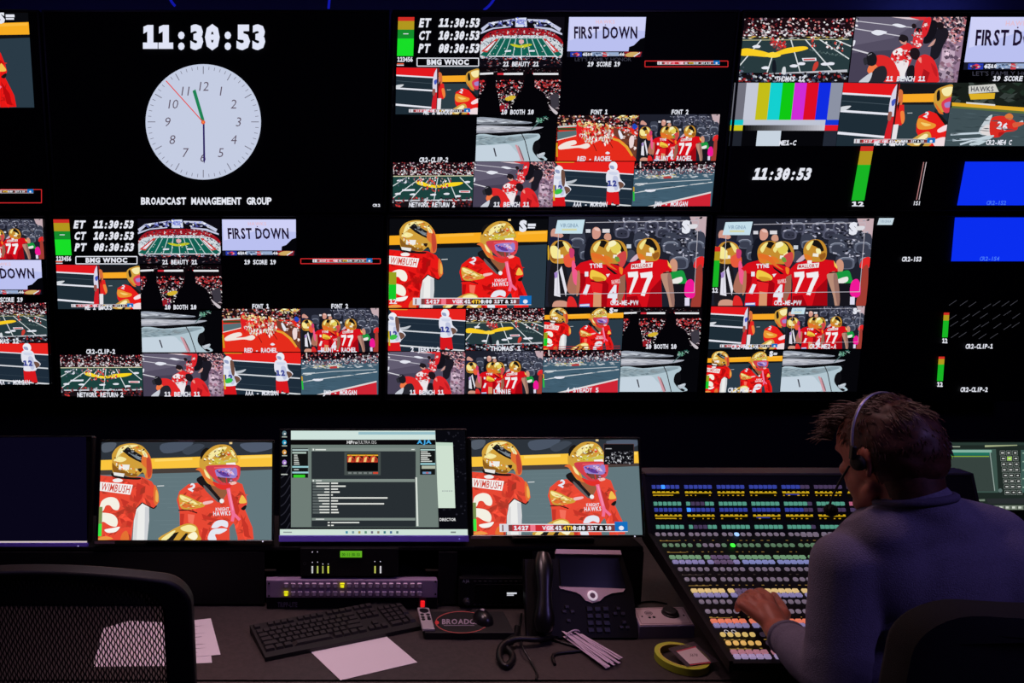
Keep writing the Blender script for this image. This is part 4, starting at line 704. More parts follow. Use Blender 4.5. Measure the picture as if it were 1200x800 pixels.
# router button panel, two rows of twenty
t, L, fy = rack_unit('router_panel', 312.5, 677.5, 512, 698, 'mauve grey rack panel with two rows of twenty square buttons, two lit yellow', 'control panel', m=mat('mauve_grey_panel', (150, 128, 158), .45, bump=.05), proud=.012)
BG = mat('clear_grey_button', (206, 188, 212), .35); BGL = mat('lit_yellow_button', (200, 190, 20), .4, emit=(226, 222, 20)); gm = {}
for r, y in enumerate((682.8, 692.3)):
    for i in range(20):
        x = 335.5 + i * 8.17; a = L(x, y); lit = (r == 0 and i == 8) or (r == 1 and i == 0)
        if lit not in gm: gm[lit] = MB().box((0, -.003, 0), (.0125, .008, .0125), .0018, 2).mesh('button'); gm[lit].materials.append(BGL if lit else BG)
        link('button', gm[lit], None, t, (a[0], fy, a[1]))
face_ink(t, L, fy - .0075, 'button_legends', lambda P: [P.box((70, 56, 76), 333.4 + i * 8.17, y - 2.2, 337.6 + i * 8.17, y + 2.2, .5) for y in (682.8, 692.3) for i in range(20)], M_PRINT)['kind'] = 'stuff'
for x, y in ((315.5, 681), (315.5, 695.5), (509.5, 679), (509.5, 693.5)):
    a = L(x, y); MB().lathe([(.0028, 0), (.0028, .0015), (.001, .002)], 10, M=Matrix.Translation((a[0], fy, a[1])) @ Matrix.Rotation(math.pi / 2, 4, 'X')).build('screw', BLACK, t)
# power strip with lit rocker
t, L, fy = rack_unit('power_strip', 312.5, 699, 512, 712, 'black rack power strip with a glowing red rocker switch', 'power strip')
a, b = L(490, 711.5), L(499, 698.8)
MB().box(((a[0] + b[0]) / 2, fy - .002, (a[1] + b[1]) / 2), (b[0] - a[0], .006, b[1] - a[1]), .001).build('switch_frame', mat('smoky_red_frame', (86, 50, 60), .4), t)
MB().box(((a[0] + b[0]) / 2, fy - .005, (a[1] + b[1]) / 2), ((b[0] - a[0]) * .55, .006, (b[1] - a[1]) * .6), .0015, rot=(.15, 0, 0)).build('rocker_switch', mat('lit_red_rocker', (190, 10, 14), .35, emit=(230, 24, 30), es=1.1), t)
face_ink(t, L, fy, 'maker_lettering', lambda P: P.t((120, 108, 124), 'TRIPP-LITE', 337, 707, 5.5, w=23, bold=.03), M_PRINT)
# audio monitor unit
t, L, fy = rack_unit('audio_monitor', 537.5, 676.5, 622, 709, 'black rack audio unit with knob and tiny white readout, left of the phone', 'audio unit')
a = L(546, 702.5); MB().lathe([(.010, 0), (.010, .004), (.0075, .006), (.007, .016), (.005, .018)], 20, M=Matrix.Translation((a[0], fy, a[1])) @ Matrix.Rotation(math.pi / 2, 4, 'X')).build('knob', mat('knob_black', (46, 44, 48), .3), t, smooth=40)
a, b = L(556, 704), L(618, 683); MB().box(((a[0] + b[0]) / 2, fy - .001, (a[1] + b[1]) / 2), (b[0] - a[0], .003, b[1] - a[1]), .001).build('display_window', PANELBLK, t)
face_ink(t, L, fy - .003, 'readout', lambda P: P.r((220, 222, 230), 593, 692.3, 604.5, 694).r((190, 190, 200), 593, 694.6, 601, 696).r((220, 222, 230), 614, 692.6, 617.5, 694.2))
face_ink(t, L, fy, 'maker_lettering', lambda P: P.t((150, 150, 156), 'AJA', 545.5, 679.5, 3.4, w=8), M_PRINT)
for y in (679.6, 707):
    for i in range(10):
        a = L(556 + i * 6, y); MB().box((a[0], fy - .0006, a[1]), (.007, .0016, .0014)).build('vent_slot', mat('vent_grey', (60, 58, 62), .6), t)

# ------------------------------------------------------------------ desk monitors
MT = -math.radians(14.0)
MONS = {}
def monitor(key, xl, xr, yt, yb, Y, label, chin=0.0, bez=0.006, tilt=MT):
    o = on_y((xl + xr) / 2, yb, Y); pl = Plane(o, tilt); ym = (yt + yb) / 2
    w = pl.loc(xr, ym)[0] - pl.loc(xl, ym)[0]; h = pl.loc((xl + xr) / 2, yt)[1]
    zb = DESK if Y > 2.2 else tl[1]
    base = Vector((o.x, Y + 0.09, zb))
    t = empty('desk_monitor', base, label=label, cat='monitor')
    q = lambda m: None
    M = Matrix.Translation(Vector(o) - base) @ Matrix.Rotation(tilt, 4, 'X')
    bb = max(bez, chin)
    MB().box((0, 0.022, h / 2 - (bb - bez) / 2), (w + 2 * bez, 0.034, h + bez + bb), 0.005, M=M).build('housing', BLACK, t)
    MB().box((0, 0.045, h / 2), (w * .6, 0.03, h * .5), 0.012, M=M).build('rear_cover', BLACK, t)
    MB().box((0, 0.0035, h / 2), (w, 0.005, h), M=M).build('screen_panel', PANELBLK, t)
    m = MB()
    m.box((0, 0, h + bez / 2), (w + 2 * bez, 0.012, bez), 0.002, 1, M=M).box((-w / 2 - bez / 2, 0, h / 2), (bez, 0.012, h), 0.002, 1, M=M).box((w / 2 + bez / 2, 0, h / 2), (bez, 0.012, h), 0.002, 1, M=M)
    if not chin: m.box((0, 0, -bez / 2), (w + 2 * bez, 0.012, bez), 0.002, 1, M=M)
    m.build('bezel', BEZEL, t)
    if chin:
        MB().box((0, -.001, -chin / 2), (w + 2 * bez, 0.014, chin), 0.002, 2, M=M).build('chin_bar', mat('painted_violet_light_chin', (112, 92, 214), .35), t)  # saturated base colour stands in for purple light reflected by the chin
    MB().lathe([(.0022, 0), (.0022, .001)], 10, M=M @ Matrix.Translation((w / 2 - .025, -.007, -bb * .5)) @ Matrix.Rotation(math.pi / 2, 4, 'X')).build('power_light', mat('led_white2', (210, 210, 226), .4, emit=(210, 210, 230), es=.8), t)
    c = M @ Vector((0, 0.06, h * .45)); top = c.z
    MB().box((0, c.y, top / 2), (0.06, 0.03, top), 0.006).box((0, (c.y + .03) / 2, top), (.06, abs(c.y) + .05, .05), .006).build('stand_neck', BLACK, t)
    MB().box((0, 0.02, 0.006), (0.24, 0.16, 0.012), 0.005).build('stand_base', BLACK, t)
    Mi = M
    MONS[key] = (t, pl, Mi, w, h); return t
class MInk:
    def __init__(s, key): s.t, s.pl, s.M, s.w, s.h = MONS[key]; s.P = Pic(lambda x, y: s.pl.loc(x, y), clipped=False)
    def done(s, name, label=None, off=.0004):
        o = link(name, s.P.mesh(name, lambda u, v, d: tuple(s.M @ Vector((u, -off - d, v)))), None, s.t)
        if label: o['label'] = label
        return o
def mon_picture(key, art):
    t, pl, M, w, h = MONS[key]; o = link('live_picture', art_mesh(art), None, t)
    o.matrix_local = M @ Matrix.Translation((-w / 2, -.0004, 0)) @ Matrix.Diagonal((w, 1, h, 1)); o['label'] = art_label(art)
monitor('L', 116, 317.5, 517.8, 632.5, 2.0, 'black desk monitor left of the software monitor, showing two football players')
monitor('R', 555.5, 752, 514.6, 626.5, 2.0, 'black desk monitor beside the switcher, showing two football players and a score bar')
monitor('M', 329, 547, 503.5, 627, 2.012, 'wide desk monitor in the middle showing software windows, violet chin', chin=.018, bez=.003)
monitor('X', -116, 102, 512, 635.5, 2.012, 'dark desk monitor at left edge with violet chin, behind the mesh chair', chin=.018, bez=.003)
monitor('Z', 1100, 1318, 518, 597.5, 2.36, 'desk monitor with green grey software window, behind the operator', bez=.009)
mon_picture('L', 'two_bright'); mon_picture('R', 'two_bug')
k = MInk('R'); k.P.r((14, 14, 18), 707, 520, 742, 544).scat([(200, 200, 206), (120, 120, 128), (60, 60, 66)], '709,530 741,528 741,543 709,543', 90, 2.2, 2, 3).r((170, 170, 176), 709, 525, 716, 526).box((90, 60, 60), 707, 520, 742, 544, .5); k.done('inset_scope', 'small dark waveform inset', off=.0045)
for key in 'LR':
    t, pl, M, w, h = MONS[key]; MB().box((0, -.007, h + .003), (.05, .001, .002), M=M).build('maker_badge', mat('badge_grey', (90, 84, 94), .4), t); MB().box((-w / 2 + .02, -.007, -.006), (.058, .001, .007), M=M).build('model_sticker', mat('sticker_mauve', (96, 74, 84), .5), t)
# middle monitor: software windows
PG = (206, 222, 214); G1 = (110, 124, 118); G2 = (40, 46, 50); G3 = (126, 138, 132)
def ui_main():
    rnd = random.Random(2)
    k = MInk('M'); P = k.P; P.p((8, 8, 14), '329.5,504 546.5,504 548.5,621 328,621')
    for i in range(7): P.l((40, 40, 50), smooth_pts([(329, 560 + i * 11), (334, 556 + i * 11), (340, 546 + i * 11)], 4, False), 1.1)
    rs = [(30, 30, 40)]; P.scat([(24, 24, 34), (34, 34, 44)], '520,506 546,506 546,616 532,600 520,600', 60, 3, 2, 8); k.done('wallpaper', 'near black desktop wallpaper', off=.0001)
    k = MInk('M'); P = k.P; P.p((206, 224, 208), '510,518 530.5,518.5 533.5,595 513.5,595').p((190, 214, 196), '510,518 530.5,518.5 530.7,522 510.2,522')
    for i in range(5): P.r((150, 160, 160), 518 + i * 2.6, 574.5, 519.6 + i * 2.6, 575.6)
    P.t((230, 230, 230), 'DIRECTOR', 524.5, 608.5, 3.2, w=19, bold=.02); k.done('document_window', 'pale green document window', off=.0014)
    k = MInk('M'); P = k.P
    P.p(G1, '341,504.5 510,504.5 514,617.5 341,617.5').p((206, 226, 220), '341,504.5 509.8,504.5 510.2,515 341,515').p((150, 190, 200), '420,506 509.8,506 509.9,509 420,509').p((10, 8, 10), '341,515 510,515 510.3,521 341,521').t((236, 236, 236), 'HiPro', 412.5, 518, 3.6, w=12, bold=.02).t((206, 206, 206), 'ULTRA 12G', 431, 518, 3.4, w=20, bold=-.005).r((200, 200, 200), 419.5, 515.8, 419.9, 520.4).t((70, 170, 230), 'AJA', 497, 517.6, 4, w=17, bold=.05)
    k.done('browser_window', 'browser window with grey panels', off=.0018)
    k = MInk('M'); P = k.P; P.r(G2, 365, 524.5, 487, 617).r(G3, 365, 524.5, 487, 528.5).r(G3, 365.5, 561, 486, 564.5).r(G3, 365.5, 606.5, 486.5, 609.5).r((70, 78, 76), 403.5, 529.5, 446, 556.5).r((6, 6, 8), 406.5, 531.5, 443, 552).r((230, 236, 230), 366.5, 525.5, 368, 527.6).r((220, 226, 220), 369.5, 526, 382, 527.4).r((230, 236, 230), 366.5, 562, 368, 564).r((210, 214, 210), 370, 562.4, 377, 563.6).r((210, 214, 210), 370, 607.4, 380, 608.6)
    for i in range(4):
        x = 407 + i * 9; P.r((226, 170, 50), x, 532.5, x + 9, 534).p((200, 60, 40), [(x, 535), (x + 4, 533), (x + 8.4, 537), (x + 8.6, 541.5), (x, 541.5)]).p((240, 200, 120), [(x + 2, 536), (x + 5, 535), (x + 4, 541), (x + 1, 541)]).p((110, 40, 30), [(x + 5, 537), (x + 8, 537), (x + 7, 541)])
    P.r((206, 70, 50), 437, 552.8, 443, 555)
    for i in range(5): P.r((120, 126, 124), 408 + i * 6, 553, 412 + i * 6, 555)
    for i in range(11):
        y = 566 + i * 3.42; P.r((90, 98, 98), 366.5, y - 1.2, 386.5, y + 1.2).r((220, 222, 216), 386 - rnd.uniform(5, 16), y - .7, 386, y + .7); P.r((226, 228, 222), 388, y - .8, 388 + (8, 17, 8, 10, 2, 66, 8, 62, 7, 8, 9)[i], y + .8)
    for i, w_ in enumerate((33, 3)): P.r((226, 228, 222), 388, 611.2 + i * 3.3, 388 + w_, 612.6 + i * 3.3).r((220, 222, 216), 384, 611.2 + i * 3.3, 386.5, 612.6 + i * 3.3)
    P.p((214, 222, 214), '486.5,559 488.6,559 490.2,616 488,616').r((220, 224, 220), 482, 526, 485.5, 527); k.done('status_panel', 'dark status panel with parameter rows', off=.0024)
    k = MInk('M'); P = k.P; P.r((18, 20, 20), 342, 525, 361, 559.5).r((160, 180, 180), 342.5, 526, 361.5, 528).r((170, 190, 180), 342.5, 529.2, 359, 531.3)
    for i in range(6): P.r((200, 206, 200), 344.5, 532.6 + i * 2.1, 344.5 + 4 + i * .5, 533.7 + i * 2.1)
    P.r((150, 200, 206), 342.5, 545.8, 361.5, 547.8).r((190, 196, 190), 344.5, 549.4, 350, 550.6).r((150, 200, 206), 342.5, 552.4, 361.5, 554.4).r((54, 206, 40), 344, 556, 357.5, 559.3); k.done('side_menu', 'dark side menu with a green button', off=.0024)
    k = MInk('M'); P = k.P; P.r((18, 20, 20), 492, 525, 509.8, 556).r((170, 200, 196), 492.5, 526, 510, 527.6)
    for i, w_ in enumerate((8, 11, 12, 8, 10, 13)): P.r((206, 210, 204), 493, 528.6 + i * 2.2, 493 + w_, 529.9 + i * 2.2)
    P.r((150, 200, 206), 492.5, 542.3, 510, 544.4).r((176, 184, 166), 494, 545.5, 510, 549).r((110, 150, 190), 495, 552.5, 505, 555).r((190, 90, 90), 499, 553, 502, 554.6); k.done('side_menu', 'dark right side menu', off=.0024)
    k = MInk('M'); P = k.P; P.p((206, 224, 214), '328,619.8 548.4,619.8 548.6,626.8 327.9,626.8')
    for i, c in enumerate([(60, 140, 170), (120, 150, 160), (170, 150, 90), (90, 140, 120), (110, 110, 130), (140, 130, 110), (60, 120, 130), (70, 110, 150), (90, 120, 120)]): P.r(c, 405 + i * 7.4, 622, 407.6 + i * 7.4, 624.8)
    P.r((120, 130, 130), 528, 622.4, 534, 624.2).r((140, 150, 150), 332, 622.6, 342, 624); k.done('taskbar', 'pale taskbar', off=.0024)
    for y, c in ((507.5, (90, 120, 130)), (518, (40, 150, 190)), (529.5, (214, 150, 70)), (541.5, (170, 130, 210))):
        k = MInk('M'); k.P.e(c, 333.3, y, 2.6, 2.9, 12).e((230, 230, 226), 333.8, y + .6, 1.0, 1.1, 10).r((170, 180, 170), 330.4, y + 3.6, 336.4, y + 4.8); k.done('desktop_icon', off=.0014)
    k = MInk('M'); k.P.r((190, 196, 190), 329.5, 555, 337, 556.3); k.done('icon_caption', off=.0014)
ui_main()
k = MInk('X'); k.P.p((8, 6, 24), '-115,513 101,512 102,635 -117,636'); k.done('wallpaper', 'almost black blue wallpaper'); k = MInk('X'); k.P.p((206, 190, 190), '-117,634 102,633.6 102.2,635.4 -117,636'); k.done('taskbar', 'thin pale taskbar', off=.001)
def ui_right():
    k = MInk('Z'); P = k.P; D = (54, 66, 62); P.p((30, 40, 36), '1100,518 1317,518 1318,597 1098,597').p((40, 56, 50), '1100,518.5 1317,518.5 1317,521.5 1100,521.5').r((150, 160, 140), 1110, 522.6, 1125, 523.8).p((160, 170, 130), '1154,521.5 1192,521 1192,522 1154,523.8')
    P.p((60, 84, 76), '1100,526 1167,526 1170,577 1099,577'); P.p(D, '1102,536 1160,536 1165,575.5 1100,575.5').p((130, 176, 160), '1104,527 1162,527 1162,530 1104,530').p((30, 110, 90), '1104,530 1160,530 1160,533.5 1104,533.5').r((140, 180, 40), 1104, 534.2, 1159, 535).scat([(140, 190, 60), (40, 60, 40), (190, 206, 180)], '1102,529 1116,529 1116,540 1102,540', 26, 3, 2, 4).l((150, 166, 160), '1160,530 1165.5,575', .9).e((90, 110, 106), 1172, 574.5, 2.4, 2.4, 12).p((40, 44, 46), '1155,584 1250,583 1250,590 1158,590').r((120, 130, 116), 1099, 592, 1318, 597).p((110, 126, 110), '1142,585 1154,584.6 1154,587 1142,587')
    for i in range(14): P.r((200, 206, 196), 1171 + i * 7.4, 593.2, 1174.5 + i * 7.4, 595.6).r((40, 46, 44), 1169.4 + i * 7.4, 592.6, 1170.2 + i * 7.4, 596.6)
    k.done('software_window', 'green grey software window')
    rnd = random.Random(6)
    for r in range(8):
        for c in range(3):
            x = 1174.5 + c * 7.3 + r * .8; y = 530.5 + r * 6.6; k = MInk('Z'); f = (150, 206, 50) if (r == 1 and c == 1) else (14, 16, 18)
            k.P.r((120, 130, 124), x - 3.1, y - 2.7, x + 3.1, y + 2.7).r(f, x - 2.6, y - 2.2, x + 2.6, y + 2.2).r((206, 210, 206), x - rnd.uniform(1, 1.9), y - .7, x + rnd.uniform(1, 1.9), y + .7); k.done('software_button', off=.001)
    k = MInk('Z'); P = k.P; P.r((60, 90, 84), 1196, 527, 1250, 577)
    for i in range(9): P.r((150, 176, 160), 1198 + (i % 2) * 5, 530 + i * 5, 1230, 531.4 + i * 5)
    k.done('side_menu', 'green side menu', off=.001)
ui_right()
# ------------------------------------------------------------------ production switcher panel
P1 = Vector((0, 1.633, 0.82)); P2 = Vector((0, 2.043, 0.9485)); P3 = Vector((0, 2.105, 1.11)); SX0, SX1 = 0.985, 1.96
A_LO = math.atan2(P2.z - P1.z, P2.y - P1.y); A_UP = math.atan2(P3.z - P2.z, P3.y - P2.y)
sw = empty('production_switcher', ((SX0 + SX1) / 2, 1.60, DESK), label='large sloped switcher console covered in rows of lit coloured buttons', cat='switcher')
SWB = mat('switcher_black_metal', (14, 12, 14), 0.55, bump=.06, bscale=400, spec=.2)
so = sw.location
prof = [(P1.y - .03 - so.y, 0), (P1.y - .03 - so.y, P1.z - .008 - so.z), (P1.y - so.y, P1.z - so.z), (P2.y - so.y, P2.z - so.z), (P3.y - so.y, P3.z - so.z), (P3.y + .05 - so.y, P3.z - so.z), (P3.y + .06 - so.y, 0)]
def side_prism(x0, x1, pr, grow=0.0):
    n = len(pr); m = MB(); m.add([(x0, y, z) for y, z in pr] + [(x1, y, z) for y, z in pr], [tuple(range(n)), tuple(range(2 * n - 1, n - 1, -1))] + [(i, (i + 1) % n, n + (i + 1) % n, n + i) for i in range(n)]); return m
hwS = (SX1 - SX0) / 2
low = [(y, z) if 0 < i < 6 else (y + (.06 if i == 0 else -.02), z) for i, (y, z) in enumerate(prof)]
dk_ = [(P1.y - .03 - so.y, P1.z - .026 - so.z), (P1.y - .03 - so.y, P1.z - .008 - so.z)] + prof[2:6] + [(P3.y + .05 - so.y, P3.z - .1 - so.z), (P2.y + .03 - so.y, P2.z - .026 - so.z)]
side_prism(-hwS, hwS, dk_).build('deck', SWB, sw)
und = [(P1.y + .05 - so.y, 0), (P1.y + .05 - so.y, P1.z + .005 - so.z - .026), (P2.y + .03 - so.y, P2.z - .03 - so.z), (P3.y + .04 - so.y, P3.z - .12 - so.z), (P3.y + .04 - so.y, 0)]
side_prism(-hwS + .16, hwS - .16, und).build('body', SWB, sw)
pr2 = [(y, z + (.006 if 0 < i < 6 else -.004)) for i, (y, z) in enumerate(dk_)]
CHK = mat('dark_grey_cheek', (32, 28, 32), .6, spec=.2)
side_prism(-hwS - .009, -hwS, pr2).build('side_cheek', CHK, sw); side_prism(hwS, hwS + .009, pr2).build('side_cheek', CHK, sw)
class Deck:
    """a flat button deck: s runs up the slope, n is its outward normal"""
    def __init__(s, p, ang): s.p = Vector(p); s.up = Vector((0, math.cos(ang), math.sin(ang))); s.n = Vector((0, -math.sin(ang), math.cos(ang))); s.ang = ang
    def loc(s, px, py):
        d = ray(px, py); t = (s.p - CAM).dot(s.n) / d.dot(s.n); q = CAM + d * t - s.p; return q.x, q.dot(s.up)
    def at(s, x, r, h=0.0): return s.p + Vector((x, 0, 0)) + s.up * r + s.n * h - so
LO, UP = Deck(P1, A_LO), Deck(P2, A_UP)
def bmat(c, e=.75): return mat('button_%d_%d_%d_%d' % (c[0], c[1], c[2], int(e * 100)), tuple(q * .75 for q in c), .35, emit=c, es=e * 1.3)
GRN, LAV, GRY, YLW, ORG, PNK, BLU, TEA, DIM = (112, 154, 116), (134, 126, 174), (126, 112, 130), (212, 182, 122), (212, 112, 86), (176, 116, 132), (52, 66, 158), (84, 156, 134), (62, 50, 70)
btn_mesh = {}; stuff_v = []; stuff_f = []; stuff_c = []; n_ind = 0
def button(deck, x, r, wd, ln, c, rnd_=False, e=.55, single=True):
    global n_ind
    h = .0085 if rnd_ else .007
    if single and n_ind < 300:
        key = (round(wd, 4), round(ln, 4), c, rnd_, e, deck.ang)
        if key not in btn_mesh:
            me = MB().box((0, 0, h / 2), (wd, ln, h), .0042 if rnd_ else .0016, 2).mesh('button', smooth=35); me.materials.append(bmat(c, e)); btn_mesh[key] = me
        link('button', btn_mesh[key], None, sw, deck.at(x, r), (deck.ang, 0, 0)); n_ind += 1
    else:
        n = len(stuff_v); k = .8
        for hx, hy, hz in ((1, 1, 0), (k, k, h)):
            for sx, sy in ((-1, -1), (1, -1), (1, 1), (-1, 1)): stuff_v.append(tuple(deck.at(x + sx * wd / 2 * hx, r + sy * ln / 2 * hy, hz)))
        fs = [(4, 5, 6, 7), (0, 1, 5, 4), (1, 2, 6, 5), (2, 3, 7, 6), (3, 0, 4, 7)]
        for f in fs: stuff_f.append(tuple(n + i for i in f)); stuff_c.extend([tuple(lin(tuple(q * (e + .3) for q in c))) + (1,)] * 4)
zy = lambda y: 540 + y / 3.2          # rows were read on a 3.2x crop that starts at (750, 540)
rows = [(279, 'r', [(GRY, .55)] * 46), (320, 'r', [((96, 130, 100), .55)] * 46), (364, 's', [(GRN, .6)] * 46), (382, 's', [(LAV, .6)] * 46), (410, 'r', [(GRY, .5)] * 46), (448, 'r', [(GRY, .5)] * 46), (490, 's', [(YLW, .7)] * 46), (506, 's', [(LAV, .6)] * 46), (532, 'r', [(GRY, .5)] * 46), (568, 'r', [(GRY, .55)] * 46), (604, 's', [(ORG, .75)] * 46), (620, 's', [(LAV, .6)] * 46), (655, 'r', [((206, 176, 104), .7)] * 46), (687, 'r', [((214, 168, 92), .7)] * 46), (720, 's', [(PNK, .55)] * 46), (737, 's', [((160, 140, 180), .6)] * 46)]
X_L = .574 * 1.741 + .004
PIT = .0182; GAP = .0068
colx = [X_L + i * PIT + (i // 5) * GAP for i in range(46)]
jobs = []
for zr, kind, cs in rows:
    r = LO.loc(800, zy(zr))[1]
    cs = list(cs)
    if zr == 279: cs[12] = ((150, 190, 250), 1.0)
    if zr == 320: cs[10] = ((60, 240, 60), 1.1); cs[6] = cs[7] = cs[8] = (GRY, .5)
    if zr in (364, 382, 490, 506):
        for i in (6, 7, 8): cs[i] = ((104, 84, 116), .5)
    if zr == 448: cs[19] = cs[22] = ((230, 206, 130), .8)
    if zr == 382: 
        for i in range(10, 46): cs[i] = ((130, 136, 190), .6)
    if zr in (655, 687): cs[5] = (DIM, .4)
    for i in range(46): jobs.append((zr, i, LO, colx[i], r, .0143 if kind == 's' else .0128, .0112 if kind == 's' else .0118, cs[i][0], kind == 'r', cs[i][1]))
limit = {279: 22, 320: 22, 364: 22, 382: 22, 410: 21, 448: 21, 490: 20, 506: 20, 532: 19, 568: 18, 604: 16, 620: 15, 655: 12, 687: 11, 720: 11, 737: 10}
for zr, i, dkk, x, r, w_, l_, c, rd, e in sorted(jobs, key=lambda j: (-j[0], j[1])): button(dkk, x, r, w_, l_, c, rd, e, single=i < limit[zr])
ux = lambda i: X_L + .004 + i * .0140 + (i // 6) * .0128
for zr, c0 in ((97, BLU), (160, TEA), (183, BLU), (247, TEA)):
    r = UP.loc(780, zy(zr))[1]
    for i in range(54):
        c, e = c0, .6
        if c0 == BLU and i >= 28: c, e = (80, 64, 100), .5
        if c0 == TEA and (i in (7, 8, 9) or i == 29): c, e = (78, 64, 96), .5
        if (zr, i) in ((97, 2), (183, 6)): c, e = (50, 120, 240), 1.0
        if zr == 160 and i >= 36: c, e = ((190, 100, 130), (226, 170, 120))[i % 2], .6
        button(UP, ux(i), r, .0092, .0112, c, False, e, single=False)
me = bpy.data.meshes.new('button_bank'); me.from_pydata(stuff_v, [], stuff_f); a = me.color_attributes.new('Col', 'FLOAT_COLOR', 'CORNER'); a.data.foreach_set('color', np.array(stuff_c, np.float32).ravel())
def btn_bank_mat():
    m = bpy.data.materials.new('lit_button_bank'); m.use_nodes = True; nt = m.node_tree; b = nt.nodes['Principled BSDF']; q = nt.nodes.new('ShaderNodeVertexColor'); q.layer_name = 'Col'
    nt.links.new(q.outputs['Color'], b.inputs['Base Color']); nt.links.new(q.outputs['Color'], b.inputs['Emission Color']); b.inputs['Emission Strength'].default_value = 1.0; b.inputs['Roughness'].default_value = .35; return m
o = link('button_bank', me, btn_bank_mat(), sw); o['kind'] = 'stuff'; o['label'] = 'rows of small blue, teal and grey lit buttons'
# name displays above the button rows (yellow characters on black)
for zr in (122, 209):
    for g in range(9):
        P = Pic(clipped=False, step=1.2e-5); rnd = random.Random(g * 7 + zr); x0 = ux(g * 6) - .006; x1 = ux(g * 6 + 5) + .006; r = UP.loc(780, zy(zr))[1]; hh = .0115
        P.r((8, 6, 4), x0, r - hh, x1, r + hh)
        if zr == 122 and g == 4 or zr == 209 and g == 3: P.r((40, 50, 150), x0 + .01, r - .004, x0 + .05, r - .001)
        P.r((190, 152, 20), x0 + .001, r + .0005, x1 - .001, r + .0035)
        for i in range(6):
            xx = ux(g * 6 + i); P.r((206, 168, 34), xx - rnd.uniform(.002, .006), r + .0035, xx + rnd.uniform(.002, .006), r + .0065); 
            if rnd.random() < .7: P.r((196, 150, 30), xx - .004, r - .0065, xx + rnd.uniform(-.001, .004), r - .004)
        if g == 0: P.r((200, 160, 30), x0 + .002, r - .006, x1 - .02, r - .0035)
        o = link('name_display', P.mesh('name_display', lambda u, v, d: tuple(UP.at(u, v, .0008 + d))), None, sw); o['label'] = 'black strip with glowing yellow characters'
for zr in (300, 343, 428, 468, 588, 640, 672, 705):
    P = Pic(clipped=False, step=1.2e-5); rnd = random.Random(zr); r = LO.loc(800, zy(zr))[1]; c = (150, 118, 60) if zr != 428 else (70, 58, 56)
    if zr == 640:
        for q in (2, 3): P.e((190, 180, 190), colx[q] - .02, r, .006, .006, 14).e((20, 18, 20), colx[q] - .02, r, .0042, .0042, 14)
    else:
        P.r(c, colx[0] - .004, r - .001, colx[0] + .05, r + .0008)
        for i in range(24):
            if rnd.random() < .75: P.r(c, colx[i] - .003, r + .001, colx[i] + rnd.uniform(0, .005), r + .0032)
    o = link('legend_strip', P.mesh('legend_strip', lambda u, v, d: tuple(LO.at(u, v, .0006 + d))), None, sw); o['kind'] = 'stuff'
MB().box((0, P3.y + .025 - so.y, P3.z - so.z + .004), (2 * hwS, .06, .008), .003).build('top_rail', mat('rail_grey', (46, 42, 50), .5), sw)

# ------------------------------------------------------------------ things lying on the desk
def sheet(corners, label, z=DESK + .0006, lines=0, m=None, name='paper_sheet', cat='paper', thick=.0006):
    C = [on_z(x, y, z) for x, y in corners]; c = sum(C, Vector()) / len(C)
    t = bpy.data.meshes.new(name); n = len(C); v = [p - c for p in C]
    t.from_pydata([tuple(p) for p in v] + [(p.x, p.y, thick) for p in v], [], [tuple(range(n)), tuple(range(2 * n - 1, n - 1, -1))] + [(i, (i + 1) % n, n + (i + 1) % n, n + i) for i in range(n)])
    o = link(name, t, m or mat('white_paper', (225, 218, 222), .8), None, c)
    bm = bmesh.new(); bm.from_mesh(t); bmesh.ops.recalc_face_normals(bm, faces=bm.faces); bm.to_mesh(t); bm.free()
    tag(o, label, cat)
    if lines:
        a, b, e, d = [Vector(q) for q in v[:4]]; rnd = random.Random(lines)
        for i in range(lines):
            f = (i + 1) / (lines + 1); p = a.lerp(d, f); q = b.lerp(e, f); P = Pic(clipped=False); P.p((90, 80, 90), [(p.x + (q.x - p.x) * s_, p.y + (q.y - p.y) * s_ + dy) for s_, dy in ((.12, 0), (rnd.uniform(.5, .9), 0), (rnd.uniform(.5, .9), .0022), (.12, .0022))])
            link('text_line', P.mesh('text_line', lambda u, w_, dd: (u, w_, thick + .0002), M_PRINT), None, o)
    return o
sheet([(356, 756), (445, 739), (489, 776), (399, 797)], 'blank half sheet of white paper lying before the keyboard')
sheet([(186, 731), (247, 724.5), (258.5, 767), (196, 772)], 'printed white sheet with text, upper of two beside the mesh chair', z=DESK + .0016, lines=9)
sheet([(184, 738), (243, 731), (248.5, 776.5), (182, 779)], 'printed white sheet with text, lower of two beside the mesh chair', lines=8)
sheet([(121, 736), (152, 727), (207, 730), (203, 780), (109, 781)], 'white sheet on the desk seen through the chair back mesh', z=DESK + .0003, thick=.0002, lines=0)
# keyboard
kb = [on_z(293, 737, DESK + .025), on_z(467, 704.5, DESK + .025), on_z(490, 728, DESK + .012), on_z(311, 763, DESK + .012)]
for q_ in kb: q_.z = DESK
ux_ = (kb[1] - kb[0]).normalized(); wK = (kb[1] - kb[0]).length; dK = .150
rotz = math.atan2(ux_.y, ux_.x); ctr = sum(kb, Vector()) / 4
kt = empty('keyboard', (ctr.x, ctr.y, DESK), (0, 0, rotz), 'black full size computer keyboard lying askew on the desk', 'keyboard')
KBM = mat('keyboard_black', (20, 18, 20), .55); KEY = mat('keycap_black', (36, 33, 34), .5)
MB().add([(sx * wK / 2, sy * dK / 2, z) for sx, sy, z in ((-1, -1, .002), (1, -1, .002), (1, 1, .002), (-1, 1, .002), (-1, -1, .012), (1, -1, .012), (1, 1, .022), (-1, 1, .022))], [(3, 2, 1, 0), (4, 5, 6, 7), (0, 1, 5, 4), (1, 2, 6, 5), (2, 3, 7, 6), (3, 0, 4, 7)]).build('case', KBM, kt)
u = wK / 23.2; kmesh = {}
